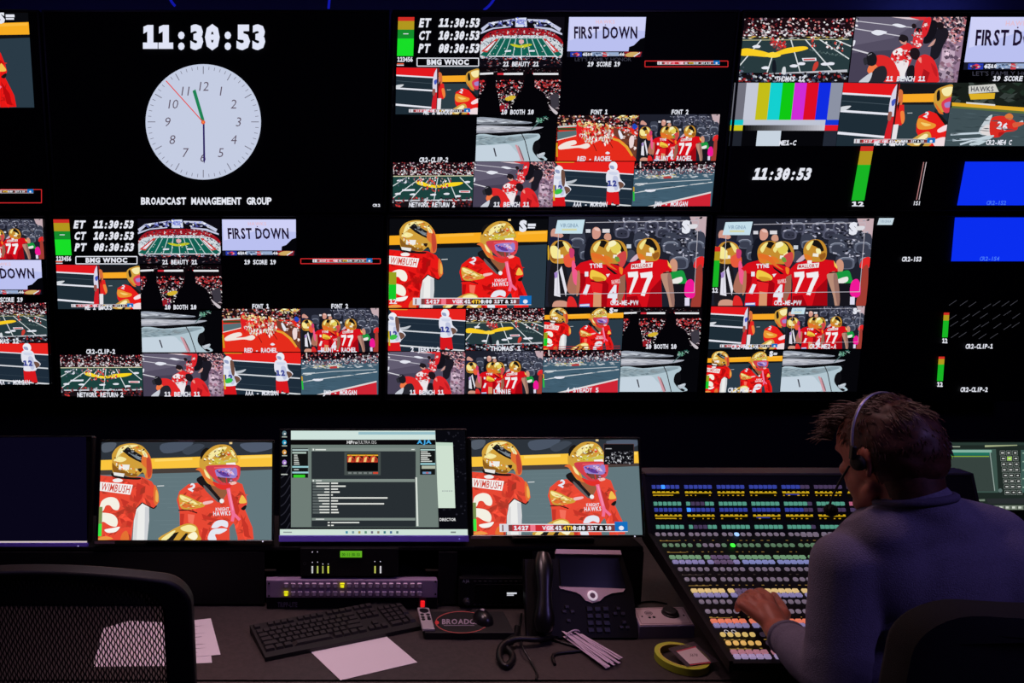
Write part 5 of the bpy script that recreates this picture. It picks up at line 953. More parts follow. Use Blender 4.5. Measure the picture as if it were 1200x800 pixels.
def key(x, r, w_=1.0, h_=1.0):
    k_ = (w_, h_)
    if k_ not in kmesh:
        a_, b_ = (w_ * u - .0022) / 2, (h_ * u - .0022) / 2; m = MB(); m.add([(-a_, -b_, 0), (a_, -b_, 0), (a_, b_, 0), (-a_, b_, 0), (-a_ * .8, -b_ * .78, .007), (a_ * .8, -b_ * .78, .007), (a_ * .8, b_ * .82, .007), (-a_ * .8, b_ * .82, .007)], [(4, 5, 6, 7), (0, 1, 5, 4), (1, 2, 6, 5), (2, 3, 7, 6), (3, 0, 4, 7)])
        kmesh[k_] = m.mesh('key'); kmesh[k_].materials.append(KEY)
    yy = dK / 2 - .016 - r * u * 1.02; xx = -wK / 2 + .006 + (x + w_ / 2) * u
    link('key', kmesh[k_], None, kt, (xx, yy - (h_ - 1) * u / 2, .012 + (yy + dK / 2) / dK * .0095), (math.atan(.01 / dK), 0, 0))
for x in [0] + [2 + i for i in range(4)] + [6.5 + i for i in range(4)] + [11 + i for i in range(4)] + [15.3, 16.3, 17.3]: key(x, 0)
for i in range(13): key(i, 1.35)
key(13, 1.35, 2.0)
for r, first, n, last in ((2.35, 1.5, 12, 1.5), (3.35, 1.8, 11, 2.2), (4.35, 2.3, 10, 2.7)):
    key(0, r, first)
    for i in range(n): key(first + i, r)
    key(first + n, r, last)
x = 0
for w_ in (1.5, 1.2, 1.3, 6.0, 1.3, 1.2, 1.2, 1.3): key(x, 5.35, w_); x += w_
for r in (1.35, 2.35):
    for i in range(3): key(15.3 + i, r)
key(16.3, 4.35)
for i in range(3): key(15.3 + i, 5.35)
for r in (1.35, 2.35, 3.35, 4.35):
    for i in range(3): key(18.7 + i, r)
key(18.7, 5.35, 2.0); key(20.7, 5.35); key(21.7, 1.35); key(21.7, 2.35, 1.0, 2.0); key(21.7, 4.35, 1.0, 2.0)
# black boxed set with printed oval logo
bx = [on_z(493, 716, DESK + .02), on_z(592, 716, DESK + .02), on_z(598, 741, DESK + .02), on_z(499, 741, DESK + .02)]
cB = sum(bx, Vector()) / 4; wB, dB = (bx[1] - bx[0]).length, abs(bx[0].y - bx[3].y)
t = empty('presentation_box', (cB.x, cB.y, DESK), (0, 0, 0), 'flat black box printed with a red oval logo, under the remote', 'box')
MB().box((0, 0, .010), (wB, dB, .020), .002).build('box_body', mat('matt_black_card', (17, 15, 17), .6), t)
LB = lambda x, y: (on_z(x, y, DESK + .02).x - cB.x, on_z(x, y, DESK + .02).y - cB.y)
P = Pic(LB, clipped=False)
for i in range(40):
    a0, a1 = 2 * math.pi * i / 40, 2 * math.pi * (i + 1) / 40
    if 5.2 < a0 < 6.1: continue
    P.p((170, 80, 74), [(541 + 31 * math.cos(a0), 729 + 13 * math.sin(a0)), (541 + 31 * math.cos(a1), 729 + 13 * math.sin(a1)), (541 + 29.8 * math.cos(a1), 729 + 12.2 * math.sin(a1)), (541 + 29.8 * math.cos(a0), 729 + 12.2 * math.sin(a0))])
link('logo_oval', P.mesh('logo_oval', lambda u_, v_, d: (u_, v_, .0203 + d), M_PRINT), None, t)
P = Pic(LB, clipped=False); P.t((150, 136, 150), 'BROADCAST', 546, 728.3, 5.6, w=56, bold=.03).r((120, 110, 124), 520, 732.3, 556, 733.2); link('logo_lettering', P.mesh('logo_lettering', lambda u_, v_, d: (u_, v_, .0206 + d), M_PRINT), None, t)
P = Pic(LB, clipped=False); P.e((200, 50, 50), 512, 729.5, 2.4, 2.2, 12); link('logo_dot', P.mesh('logo_dot', lambda u_, v_, d: (u_, v_, .0206 + d), M_PRINT), None, t)
# round dark puck (mouse) on the box
pm = on_z(566, 727, DESK + .02); t = empty('computer_mouse', (pm.x, pm.y, DESK + .0203), (0, 0, .2), 'small round black mouse resting on the flat black box', 'mouse')
m = MB(); m.ball((0, 0, .0), (.027, .034, .028), 20); m.v = [(x_, y_, max(z_, 0)) for x_, y_, z_ in m.v]; m.build('shell', mat('mouse_black', (22, 21, 24), .3), t, smooth=60)
MB().lathe([(.0025, 0), (.006, .001), (.006, .003), (.003, .0045)], 14, c=(0, .006, .0258)).build('scroll_button', mat('mouse_pearl', (150, 140, 150), .3), t)
# remote
rc = [on_z(489, 715, DESK + .021), on_z(502.5, 714, DESK + .021), on_z(509.5, 739.5, DESK + .021), on_z(495, 740, DESK + .021)]
cR = sum(rc, Vector()) / 4; ax = ((rc[0] + rc[1]) / 2 - (rc[2] + rc[3]) / 2); lR = ax.length; wR = (rc[1] - rc[0]).length
t = empty('remote_control', (cR.x, cR.y, DESK + .0203), (0, 0, math.atan2(ax.y, ax.x) - math.pi / 2), 'slim silver remote control with black buttons lying on the black box', 'remote control')
MB().box((0, 0, .0045), (wR, lR, .009), .003, 3).build('remote_body', mat('silver_aluminium', (190, 180, 184), .4, .3), t)
MB().lathe([(.0125, 0), (.0125, .0012), (.011, .0016)], 24, c=(0, lR * .33, .0088)).build('click_pad', mat('remote_black', (14, 13, 15), .35), t)
for x_, y_ in ((-.008, .14), (.008, .14), (-.008, .02), (.008, .02), (-.008, -.09), (.008, -.07)):
    MB().lathe([(.0052, 0), (.0052, .0012), (.004, .0016)], 14, c=(x_, lR * y_, .0088)).build('button', MATS['remote_black'], t)
# desk phone
yb_ = on_z(690, 748).y; PA = math.radians(50); pho = Plane((0, yb_, DESK + .0145), -(math.pi / 2 - PA))
pc = W(0, 0, 1) * 0 + Vector((on_z(682, 748).x, yb_, DESK)); t = empty('desk_phone', pc, label='black office desk phone with silver trim and round navigation ring', cat='phone')
PHB = mat('phone_black', (9, 8, 10), .5, bump=.04, spec=.2); TR = mat('phone_silver_trim', (216, 190, 200), .4, .0)
up = pho.up; pn = pho.n
def PL(px, py, h=0.0):
    x_, s_ = pho.loc(px, py); p = pho.o + Vector((x_, 0, 0)) + up * s_ + pn * h; return p - pc
def slab(pts, h0, h1):
    n = len(pts); m = MB(); m.add([PL(x_, y_, h0) for x_, y_ in pts] + [PL(x_, y_, h1) for x_, y_ in pts], [tuple(range(n))[::-1], tuple(range(n, 2 * n))] + [(i, (i + 1) % n, n + (i + 1) % n, n + i) for i in range(n)]); return m
slab([(613, 655), (650, 655), (652, 644), (727, 645), (742, 690), (748, 747), (618, 747)], -.02, .0).build('phone_body', PHB, t)
a_, b_, c_ = PL(640, 700, -.02), PL(640, 660, -.02), PL(720, 660, -.02)
m = MB(); m.add([(b_.x, b_.y, b_.z), (c_.x, c_.y, c_.z), (c_.x, c_.y + .004, -0.0), (b_.x, b_.y + .004, -0.0), (a_.x, a_.y, a_.z), (c_.x, a_.y, a_.z), (c_.x, a_.y + .02, 0), (a_.x, a_.y + .02, 0)], [(0, 1, 2, 3), (4, 5, 1, 0), (7, 6, 5, 4), (3, 2, 6, 7), (0, 3, 7, 4), (1, 5, 6, 2)]); m.build('phone_foot', PHB, t)
slab([(655, 654), (724, 654), (733, 689), (657, 688)], .0, .004).build('phone_screen', mat('phone_screen_glass', (9, 9, 12), .2), t)
slab([(650, 649.5), (651, 644), (726, 645.5), (727.5, 650.5)], .0, .008).build('top_trim', TR, t)
slab([(654.5, 687), (732, 690), (730, 693.5), (717, 695), (708, 699), (703, 704), (694, 706.5), (686, 704), (681, 698), (675, 694), (656, 690)], .0, .004).build('chin_trim', TR, t)
cR_ = PL(693.7, 698.2, .004); RX = Matrix.Translation(cR_) @ Matrix.Rotation(PA, 4, 'X')
MB().lathe([(.0075, 0), (.0135, 0), (.0135, .003), (.0115, .0045), (.0085, .0045), (.0075, .003), (.0075, 0)], 28, M=RX, cap=False).build('navigation_ring', mat('ring_white', (225, 215, 222), .3, emit=(190, 176, 188), es=.8), t, smooth=50)
MB().lathe([(.0072, 0), (.0072, .003), (.006, .004)], 20, M=RX).build('select_button', mat('select_mauve', (120, 92, 104), .4), t)
for r in range(4):
    for c in range(3):
        p = PL(690.5 + c * 9.5 + r * .6, 713.5 + r * 8.2, 0); MB().box((0, 0, .002), (.0165, .0125, .004), .0012, 1, M=Matrix.Translation(p) @ Matrix.Rotation(PA, 4, 'X')).build('key', mat('phone_key', (20, 18, 20), .4), t)
for x_, y_ in ((664, 711), (670.5, 716.5), (661, 716.5), (724, 713), (720.5, 719), (729.5, 719), (731, 729), (728, 735), (666, 727), (735, 735)):
    MB().box((0, 0, .002), (.011, .008, .004), .001, 1, M=Matrix.Translation(PL(x_, y_)) @ Matrix.Rotation(PA, 4, 'X')).build('function_key', mat('phone_key_grey', (34, 30, 34), .4), t)
hs = [PL(633, 652 + i * 10.2, .03 + .012 * math.sin(math.pi * i / 9)) for i in range(10)]
m = MB(); m.tube(hs, [.017, .0245, .0255, .022, .020, .020, .022, .027, .028, .02], 16, flat=.7); hso = m.build('handset', mat('handset_black', (12, 11, 13), .3), t, smooth=50)
cord = [PL(628, 744, .012), PL(624, 750, .0)]
slab([(614, 656), (652, 656), (655, 746), (616, 746)], .0, .010).build('handset_cradle', PHB, t)
# grey intercom box with knob
bz0 = DESK + .034; bc = [on_z(740, 712.5, bz0 + .006), on_z(801, 711, bz0 + .006), on_z(814, 733, bz0), on_z(749.5, 734, bz0)]
cI = sum(bc, Vector()) / 4; t = empty('intercom_box', (cI.x, cI.y, DESK), label='small grey metal box with a black knob beside the switcher', cat='control box')
tp = [p - Vector((cI.x, cI.y, DESK)) for p in bc]
m = MB(); n = 4; m.add([(p.x, p.y, 0) for p in tp] + [tuple(p) for p in tp], [(3, 2, 1, 0), (4, 5, 6, 7)] + [(i, (i + 1) % 4, 4 + (i + 1) % 4, 4 + i) for i in range(4)]); m.build('case', mat('blue_grey_case', (126, 118, 160), .5), t)
pn2 = (tp[1] - tp[0]).cross(tp[3] - tp[0]).normalized(); pn2 = pn2 if pn2.z > 0 else -pn2
def IT(uu, vv, h=0.0): return (tp[0].lerp(tp[1], uu)).lerp(tp[3].lerp(tp[2], uu), vv) + pn2 * h
m = MB(); q4 = [(.015, .03), (.985, .03), (.985, .96), (.015, .96)]; m.add([IT(a_, b_, 0) for a_, b_ in q4] + [IT(a_, b_, .0022) for a_, b_ in q4], [(0, 1, 2, 3)[::-1], (4, 5, 6, 7)] + [(i, (i + 1) % 4, 4 + (i + 1) % 4, 4 + i) for i in range(4)]); m.build('top_plate', mat('mauve_plate', (204, 184, 190), .45), t)
P = Pic(lambda a_, b_: (a_, b_), clipped=False)
for a0, a1, b0, b1 in ((.05, .95, .08, .1), (.05, .95, .89, .91), (.05, .056, .1, .9), (.944, .95, .1, .9)): P.r((110, 60, 74), a0, b0, a1, b1)
link('plate_border', P.mesh('plate_border', lambda u_, v_, d: tuple(IT(u_, v_, .0024)), M_PRINT), None, t)
P = Pic(clipped=False); P.e((60, 50, 60), .27, .33, .075, .12, 20).e((176, 158, 164), .27, .33, .065, .1, 20).r((90, 70, 84), .22, .3, .32, .36); link('plate_emblem', P.mesh('plate_emblem', lambda u_, v_, d: tuple(IT(u_, v_, .0025 + d)), M_PRINT), None, t)
RK = Matrix.Translation(IT(.66, .4, .002)) @ Matrix.Rotation(math.atan2(tp[0].z - tp[3].z, tp[0].y - tp[3].y) , 4, 'X')
m = MB(); N = 14; m.lathe([(.0215, 0), (.0215, .004), (.0198, .005), (.0190, .012), (.0165, .0138)], 28, M=RK); m.build('knob', mat('knob_rubber', (10, 9, 11), .5), t, smooth=35)
for a_, b_, r_ in ((.12, .52, .0022), (.25, .58, .0035), (.335, .56, .0038), (.9, .5, .0026)): MB().lathe([(r_, 0), (r_, .002), (r_ * .5, .0028)], 10, M=Matrix.Translation(IT(a_, b_, .002))).build('toggle' if r_ > .003 else 'screw', mat('dark_pin', (24, 20, 24), .4), t)
# lime tape ring and packet
tc = on_z(799, 770.5, DESK + .012); t = empty('tape_roll', (tc.x, tc.y, DESK), label='flat roll of lime green tape near the switcher corner', cat='tape')
MB().lathe([(.053, .001), (.063, .001), (.063, .019), (.053, .019), (.053, .001)], 48, cap=False).build('tape', mat('lime_tape', (196, 206, 60), .5), t, smooth=40)
MB().lathe([(.050, .001), (.053, .001), (.053, .0195), (.050, .0195), (.050, .001)], 48, cap=False).build('core', mat('tape_core', (214, 196, 96), .7), t, smooth=40)
pk = sheet([(783, 760), (813, 752), (842, 775), (805, 781)], 'clear packet with a pink label lying on the lime tape roll', z=DESK + .0205, m=mat('clear_packet', (110, 96, 104), .25, alpha=.45), name='label_packet', cat='packet', thick=.0012)
P = Pic(lambda x_, y_: tuple((on_z(x_, y_, DESK + .0205) - pk.location).xy), clipped=False); P.p((222, 204, 208), '793,764 815,758.5 832,775.5 808,778.5').p((190, 60, 80), '792.6,763 815,757.4 816,758.8 793.4,764.4').p((190, 60, 80), '808,778.8 832,775.8 833,777 808.8,780'); P.t((120, 90, 100), '5678', 813, 768, 3, w=9)
link('packet_label', P.mesh('packet_label', lambda u_, v_, d: (u_, v_, .0016 + d), M_PRINT), None, pk)
# bundle of white cable ties
tt = on_z(694, 760); t = empty('cable_tie_bundle', (tt.x, tt.y, DESK), label='bundle of white cable ties beside the desk phone', cat='cable ties')
TIE = mat('nylon_white', (206, 186, 204), .4)
rnd = random.Random(9)
e0, e1 = on_z(660, 737, DESK + .012) - tt, on_z(721, 779, DESK + .006) - tt; dr = (e1 - e0); sd = Vector((-dr.y, dr.x, 0)).normalized(); e0.z -= DESK - DESK; 
for i in range(14):
    off = (i - 6.5) * 1.15 * .0033; s0 = rnd.uniform(-.03, .02); s1 = 1 + rnd.uniform(-.06, .05); p0 = e0 + dr * s0 + sd * off * .75 + Vector((0, 0, 0)); p1 = e0 + dr * s1 + sd * off * 1.35
    z0, z1 = .006 + rnd.uniform(0, .016), .004 + rnd.uniform(0, .008); a_ = Vector((p0.x, p0.y, z0)); b_ = Vector((p1.x, p1.y, z1)); d_ = (b_ - a_)
    m = MB(); rz = math.atan2(d_.y, d_.x); m.box((d_.length / 2, 0, 0), (d_.length, .0066, .0014), .0003, 1, M=Matrix.Translation(a_) @ Matrix.Rotation(rz, 4, 'Z') @ Matrix.Rotation(-math.atan2(d_.z, d_.xy.length), 4, 'Y')); m.box((-.002, 0, 0), (.007, .008, .005), .0008, 1, M=Matrix.Translation(a_) @ Matrix.Rotation(rz, 4, 'Z')); m.build('tie', TIE, t)
cm = e0 + dr * .2; MB().tube([(cm.x + sd.x * .024 * math.cos(q) + 0, cm.y + sd.y * .024 * math.cos(q), .0135 + .0125 * math.sin(q)) for q in [2 * math.pi * k_ / 18 for k_ in range(18)]], .0022, 6, closed=True).build('binding_tie', TIE, t)
l0 = on_z(660, 737) - tt
MB().tube(smooth_pts([(l0.x - .002, l0.y - .004, .016), (l0.x - .012, l0.y + .03, .03), (l0.x - .006, l0.y + .06, .035), (l0.x + .016, l0.y + .05, .03), (l0.x + .02, l0.y + .01, .018)], 5, False), .0045, 6, flat=.25).build('loose_loop', mat('clear_nylon', (190, 176, 200), .3, alpha=.55), t)
# black headset cable lying in loops
def cable(label, pts, r=.0045, z=DESK):
    C = [on_z(x_, y_, z + zz) for x_, y_, zz in pts]; b0 = Vector((C[0].x, C[0].y, DESK))
    t = MB().tube(smooth_pts([tuple(p - b0 + Vector((0, 0, r))) for p in C], 8, False), r, 8).build('audio_cable', mat('cable_black', (13, 12, 14), .4), None, smooth=60, loc=b0); tag(t, label, 'cable')
cable('thick black cable looping from the phone toward the desk front', [(650, 748, 0), (630, 752, .01), (604, 752, .014), (588, 760, .01), (585, 774, .004), (593, 784, 0), (601, 772, 0), (592, 758, .004), (604, 748, 0), (606, 738, 0)], .008)
cable('thin black cable running forward past the cable ties', [(611, 720, 0), (609, 740, 0), (612, 758, .018), (622, 776, .003), (629, 790, 0), (628, 798, 0)], .003)
cable('black cable crossing the desk under the white cable ties', [(640, 746, .0), (652, 752, .0), (668, 757, 0), (684, 763, 0), (650, 768, 0), (650, 780, 0)], .004)
cable('grey black lead along the desk beside the grey metal box', [(741, 712, 0), (748, 707, 0), (765, 705, 0), (782, 708, .0)], .0022)
# ------------------------------------------------------------------ chairs
def star_base(t, z0=0.0, H=.38, M=None):
    BK = MATS['black_plastic']
    MB().lathe([(.03, H - .06), (.03, .1), (.045, .1), (.045, .06)][::-1] if False else [(.045, .06), (.045, .1), (.028, .1), (.028, H)], 18).build('gas_column', STEEL, t)
    for k in range(5):
        a = 2 * math.pi * k / 5 + .3; c, s_ = math.cos(a), math.sin(a)
        MB().tube([(c * .03, s_ * .03, .085), (c * .16, s_ * .16, .08), (c * .30, s_ * .30, .062)], [.026, .022, .016], 8).build('base_arm', BK, t)
        w_ = MB(); w_.lathe([(.012, -.02), (.026, -.02), (.028, 0), (.026, .02), (.012, .02)], 16, M=Matrix.Translation((c * .30, s_ * .30, .029)) @ Matrix.Rotation(a, 4, 'Z') @ Matrix.Rotation(math.pi / 2, 4, 'X')); w_.build('caster', BK, t)
FAB = mat('black_chair_fabric', (12, 11, 13), .9, bump=.5, bscale=900)
def rounded_outline(w, h, r, n=8, top_bow=0.0):
    pts = []; prev_ = None
    for cx_2, cz_2, a0 in ((w / 2 - r, r, -90), (w / 2 - r, h - r, 0), (-w / 2 + r, h - r, 90), (-w / 2 + r, r, 180)):
        for i in range(n + 1):
            a = math.radians(a0 + 90 * i / n); x_, z_ = cx_2 + r * math.cos(a), cz_2 + r * math.sin(a)
            if i == 0 and a0 == 90:
                for q in range(1, 16): xx = (w / 2 - r) + (x_ - (w / 2 - r)) * q / 16; pts.append((xx, z_ + top_bow * (1 - (2 * xx / w) ** 2)))
            pts.append((x_, z_ + top_bow * (1 - (2 * x_ / w) ** 2) * (z_ / h)))
    return pts
# mesh chair at left
cb = W(62, 660, 1.34); bw, bh = .520, .56
ch = empty('mesh_office_chair', (cb.x, cb.y + .22, 0), label='black office chair with see-through mesh back at the left', cat='chair')
RIM = mat('chair_rim_plastic', (17, 16, 18), .5)
lean = math.radians(6); bz = cb.z - bh + .036
BM_ = Matrix.Translation((0, -.22 + .03, bz)) @ Matrix.Rotation(lean, 4, 'X')
def BK3(x_, z_, d=0.0): return BM_ @ Vector((x_, d - .05 * (1 - (2 * x_ / bw) ** 2), z_))
ol = rounded_outline(bw, bh - .055, .045, 8, .055); il = rounded_outline(bw - .10, bh - .108, .035, 8, .052); il = [(x_, z_ + .035) for x_, z_ in il]
n = len(ol); m = MB(); vv = [BK3(x_, z_, -.016) for x_, z_ in ol] + [BK3(x_, z_, -.012) for x_, z_ in il] + [BK3(x_, z_, .016) for x_, z_ in ol] + [BK3(x_, z_, .010) for x_, z_ in il]
ff = []
for i in range(n):
    j = (i + 1) % n; ff += [(i, j, n + j, n + i), (2 * n + j, 2 * n + i, 3 * n + i, 3 * n + j), (j, i, 2 * n + i, 2 * n + j), (n + i, n + j, 3 * n + j, 3 * n + i)]
m.add(vv, ff); rim = m.build('back_frame', RIM, ch, smooth=35)
bv = rim.modifiers.new('bevel', 'BEVEL'); bv.width = .006; bv.segments = 2; bv.limit_method = 'ANGLE'; bv.angle_limit = math.radians(40)
m = MB(); pit = .0044; px_ = int((bw - .08) / pit); rows_n = int((bh - .045) / .0085)
for i in range(px_ + 1):                      # woven net: zigzag strands that touch their neighbours
    x_ = -bw / 2 + .04 + i * pit; vs_ = []
    for r in range(rows_n + 1):
        z_ = .03 + r * .0085; k_ = (1 if (r + i) % 2 == 0 else -1) * pit * .27; vs_ += [BK3(x_ + k_ - .00128, z_, 0), BK3(x_ + k_ + .00128, z_, 0)]
    keep = [q for q in range(rows_n)]
    def inside(x_, z_):
        q = False
        for a_ in range(len(il)):
            (x1, z1), (x2, z2) = il[a_ - 1], il[a_]
            if (z1 > z_) != (z2 > z_) and x_ < (x2 - x1) * (z_ - z1) / (z2 - z1) + x1: q = not q
        return q
    m.add(vs_, [(2 * r, 2 * r + 1, 2 * r + 3, 2 * r + 2) for r in keep if inside(x_ * .985, (.03 + r * .0085))])
o = m.build('back_mesh', mat('black_mesh_yarn', (24, 22, 25), .7), ch); o['kind'] = 'stuff'
MB().box((0, .05, .50), (.50, .48, .08), .035, 4).build('seat', FAB, ch, smooth=60)
MB().tube([(0, -.1, .44), (0, -.24, .46), (0, -.26, .60), BM_ @ Vector((0, .0, .08))], [.03, .03, .026, .03], 10, flat=1).build('back_support', BLACK, ch)
MB().box((0, .02, .44), (.22, .26, .05), .012).build('tilt_mechanism', BLACK, ch)
star_base(ch, H=.44)
for s_ in (-1, 1):
    MB().box((s_ * .30, .02, .69), (.07, .25, .025), .011, 3).build('armrest', BLACK, ch, smooth=60); MB().tube([(s_ * .23, .03, .45), (s_ * .295, .03, .48), (s_ * .30, .03, .68)], .016, 8).build('armrest_post', BLACK, ch)
# operator's chair
oc = empty('office_chair', (1.27, 1.44, 0), label='black padded office chair the operator sits on', cat='chair')
OB = Matrix.Translation((0, -.215, .62)) @ Matrix.Rotation(math.radians(5), 4, 'X')
tz = W(1150, 689, 1.29).z
ol = rounded_outline(.52, tz - .62 + .005, .09, 8, .0)
m = MB(); n = len(ol)
rings = [(1.0, 0), (1.0, .05), (.93, .075), (.8, .085)]
vv = []; cz = (tz - .62) / 2
for k_, d_ in [(.9, -.012)] + rings: vv += [OB @ Vector((x_ * k_, d_ - .03 * (1 - (x_ / .26) ** 2) - .03, cz + (z_ - cz) * k_)) for x_, z_ in ol]
ff = [tuple(range(n)), tuple(range(5 * n - 1, 4 * n - 1, -1))]
for a_ in range(4):
    for i in range(n): j = (i + 1) % n; ff.append((a_ * n + i, a_ * n + j, (a_ + 1) * n + j, (a_ + 1) * n + i))
m.add(vv, ff); m.build('backrest', FAB, oc, smooth=50)
MB().box((0, .06, .50), (.52, .50, .09), .04, 4).build('seat', FAB, oc, smooth=60)
MB().box((0, -.22, .56), (.08, .03, .26), .01).build('back_support', BLACK, oc)
MB().box((0, .0, .43), (.22, .26, .05), .012).build('tilt_mechanism', BLACK, oc)
star_base(oc, H=.43)
for s_ in (-1, 1):
    MB().box((s_ * .33, .02, .70), (.07, .25, .025), .011, 3).build('armrest', BLACK, oc, smooth=60); MB().tube([(s_ * .24, .03, .44), (s_ * .325, .03, .47), (s_ * .33, .03, .69)], .016, 8).build('armrest_post', BLACK, oc)

# ------------------------------------------------------------------ the operator
def capsule(m, p0, r0, p1, r1, n=14, k=5):
    p0, p1 = Vector(p0), Vector(p1); d = p1 - p0; L = d.length
    if L < 1e-6: return
    M = Matrix.Translation(p0) @ d.to_track_quat('Z', 'Y').to_matrix().to_4x4(); pr = []
    for i in range(k + 1): a = -math.pi / 2 + (math.pi / 2) * i / k; pr.append((max(1e-4, r0 * math.cos(a)), r0 * math.sin(a)))
    for i in range(k + 1): a = (math.pi / 2) * i / k; pr.append((max(1e-4, r1 * math.cos(a)), L + r1 * math.sin(a)))
    m.lathe(pr, n, M=M)
def chain(m, pts): 
    for (p0, r0), (p1, r1) in zip(pts[:-1], pts[1:]): capsule(m, p0, r0, p1, r1)
def ell(m, c, r, R=None, n=24):
    M = Matrix.Translation(Vector(c)) @ (R.to_4x4() if R is not None else Matrix.Identity(4)); m.ball((0, 0, 0), r, n, M=M)
def remesh(m, voxel, name, smooth_it=4, fac=.5):
    me = m.mesh(name); o = bpy.data.objects.new(name, me); COL.objects.link(o)
    md = o.modifiers.new('r', 'REMESH'); md.mode = 'VOXEL'; md.voxel_size = voxel; md.use_smooth_shade = True
    sm = o.modifiers.new('s', 'SMOOTH'); sm.iterations = smooth_it; sm.factor = fac
    dg = bpy.context.evaluated_depsgraph_get(); out = bpy.data.meshes.new_from_object(o.evaluated_get(dg)); bpy.data.objects.remove(o); bpy.data.meshes.remove(me)
    out.polygons.foreach_set('use_smooth', [True] * len(out.polygons)); out.name = name; return out
ZP = 1.52
Hc = W(1043, 533, ZP)
yaw, pit_ = math.radians(10), math.radians(-16)
RH = Matrix.Rotation(yaw, 3, 'Z') @ Matrix.Rotation(pit_, 3, 'X')      # local x right, y forward, z up
HS = .95
H = lambda x_, y_, z_: Hc + RH @ Vector((x_ * HS, y_ * HS, z_ * HS))
pbase = Vector((1.27, 1.45, 0)); per = empty('person', pbase, label='person in a grey sweater and headset seated at the switcher, seen from behind', cat='person')
B = MB(); off = lambda p: Vector(p) - pbase
def E_(c, r, R=None): ell(B, off(c), r, R)
def C_(a, r0, b, r1): capsule(B, off(a), r0, off(b), r1)
# head
E_(H(0, -.006, .012), (.076, .098, .100), RH); E_(H(0, .035, -.05), (.060, .062, .075), RH); E_(H(0, .03, .03), (.068, .07, .07), RH)
C_(H(0, .060, -.108), .024, H(0, .074, -.106), .022); C_(H(-.058, .0, -.07), .016, H(-.02, .068, -.108), .018); C_(H(.058, .0, -.07), .016, H(.02, .068, -.108), .018)
C_(H(0, .094, -.002), .008, H(0, .113, -.036), .012); C_(H(-.010, .100, -.040), .009, H(.010, .100, -.040), .009)      # nose
C_(H(-.022, .088, -.068), .007, H(.022, .088, -.068), .007); C_(H(-.018, .087, -.078), .007, H(.018, .087, -.078), .007)  # lips
C_(H(-.042, .082, .018), .010, H(-.012, .092, .016), .009); C_(H(.042, .082, .018), .010, H(.012, .092, .016), .009)      # brow
E_(H(-.040, .062, -.030), (.022, .024, .02), RH); E_(H(.040, .062, -.030), (.022, .024, .02), RH)                         # cheekbones
for s_ in (-1, 1):
    for k_ in range(9):      # ears: rim and lobe
        a = math.radians(-70 + 27 * k_); b = math.radians(-70 + 27 * (k_ + 1))
        if k_ < 8: C_(H(s_ * (.080 + .010 * math.cos(a) * .6), -.012 - .016 * math.cos(a), -.012 + .030 * math.sin(a)), .0055, H(s_ * (.080 + .010 * math.cos(b) * .6), -.012 - .016 * math.cos(b), -.012 + .030 * math.sin(b)), .0055)
    C_(H(s_ * .074, -.010, -.02), .012, H(s_ * .079, -.012, .004), .013)
NB = W(1082, 600, 1.475)
C_(H(0, -.030, -.05), .057, H(0, -.040, -.105), .053); C_(H(0, -.040, -.105), .053, NB, .060); C_(H(0, .015, -.10), .045, NB + Vector((-.01, .04, -.01)), .055)
# torso and limbs (body core, the sweater goes over it)
LS = W(994, 662, 1.50); RS = W(1212, 656, 1.56); NU = W(1076, 592, 1.47)
CH = Vector((1.27, 1.465, 1.08)); BE = Vector((1.27, 1.475, .86)); PV = Vector((1.27, 1.45, .66))
EL = W(978, 795, 1.49); WR = W(911, 738, 1.715)
ER = Vector((1.56, 1.47, .93)); WRr = Vector((1.47, 1.66, .915))
def torso(m, g, arms=True):
    o_ = lambda p: Vector(p) - pbase
    ell(m, o_(CH + Vector((0, -.014, .02))), (.175 + g, .115 + g, .17 + g)); ell(m, o_(CH + Vector((-.10, -.032, .045))), (.085 + g, .085 + g, .11 + g)); ell(m, o_(CH + Vector((.11, -.032, .04))), (.085 + g, .085 + g, .11 + g))
    ell(m, o_(BE), (.165 + g, .12 + g, .19 + g)); ell(m, o_(PV), (.175 + g, .13 + g, .13 + g))
    capsule(m, o_(NB - Vector((.03, 0, .03))), .055 + g, o_(LS + Vector((.03, 0, .012))), .052 + g); capsule(m, o_(NB + Vector((.03, 0, -.03))), .055 + g, o_(RS + Vector((-.03, 0, .012))), .052 + g)
    capsule(m, o_(NB - Vector((0, -.022, .07))), .07 + g, o_(CH), .09 + g); capsule(m, o_(NU), .048 + g * 1.4, o_(NB - Vector((0, -.028, .08))), .085 + g)
    capsule(m, o_(NU - Vector((0, .0, .02))), .045 + g, o_(LS.lerp(NB, .45) + Vector((0, -.01, .01))), .055 + g); capsule(m, o_(NU - Vector((0, .0, .02))), .045 + g, o_(RS.lerp(NB, .45) + Vector((0, -.01, .01))), .055 + g)
    capsule(m, o_(LS), .058 + g, o_(LS.lerp(EL, .5)), .051 + g); capsule(m, o_(LS.lerp(EL, .5)), .051 + g, o_(EL), .044 + g)
    capsule(m, o_(RS), .058 + g, o_(RS.lerp(ER, .5)), .051 + g); capsule(m, o_(RS.lerp(ER, .5)), .051 + g, o_(ER), .044 + g)
torso(B, 0.0)
C_(EL, .042, EL.lerp(WR, .35), .043); C_(EL.lerp(WR, .35), .043, WR, .030); C_(ER, .042, ER.lerp(WRr, .35), .043); C_(ER.lerp(WRr, .35), .043, WRr, .029)
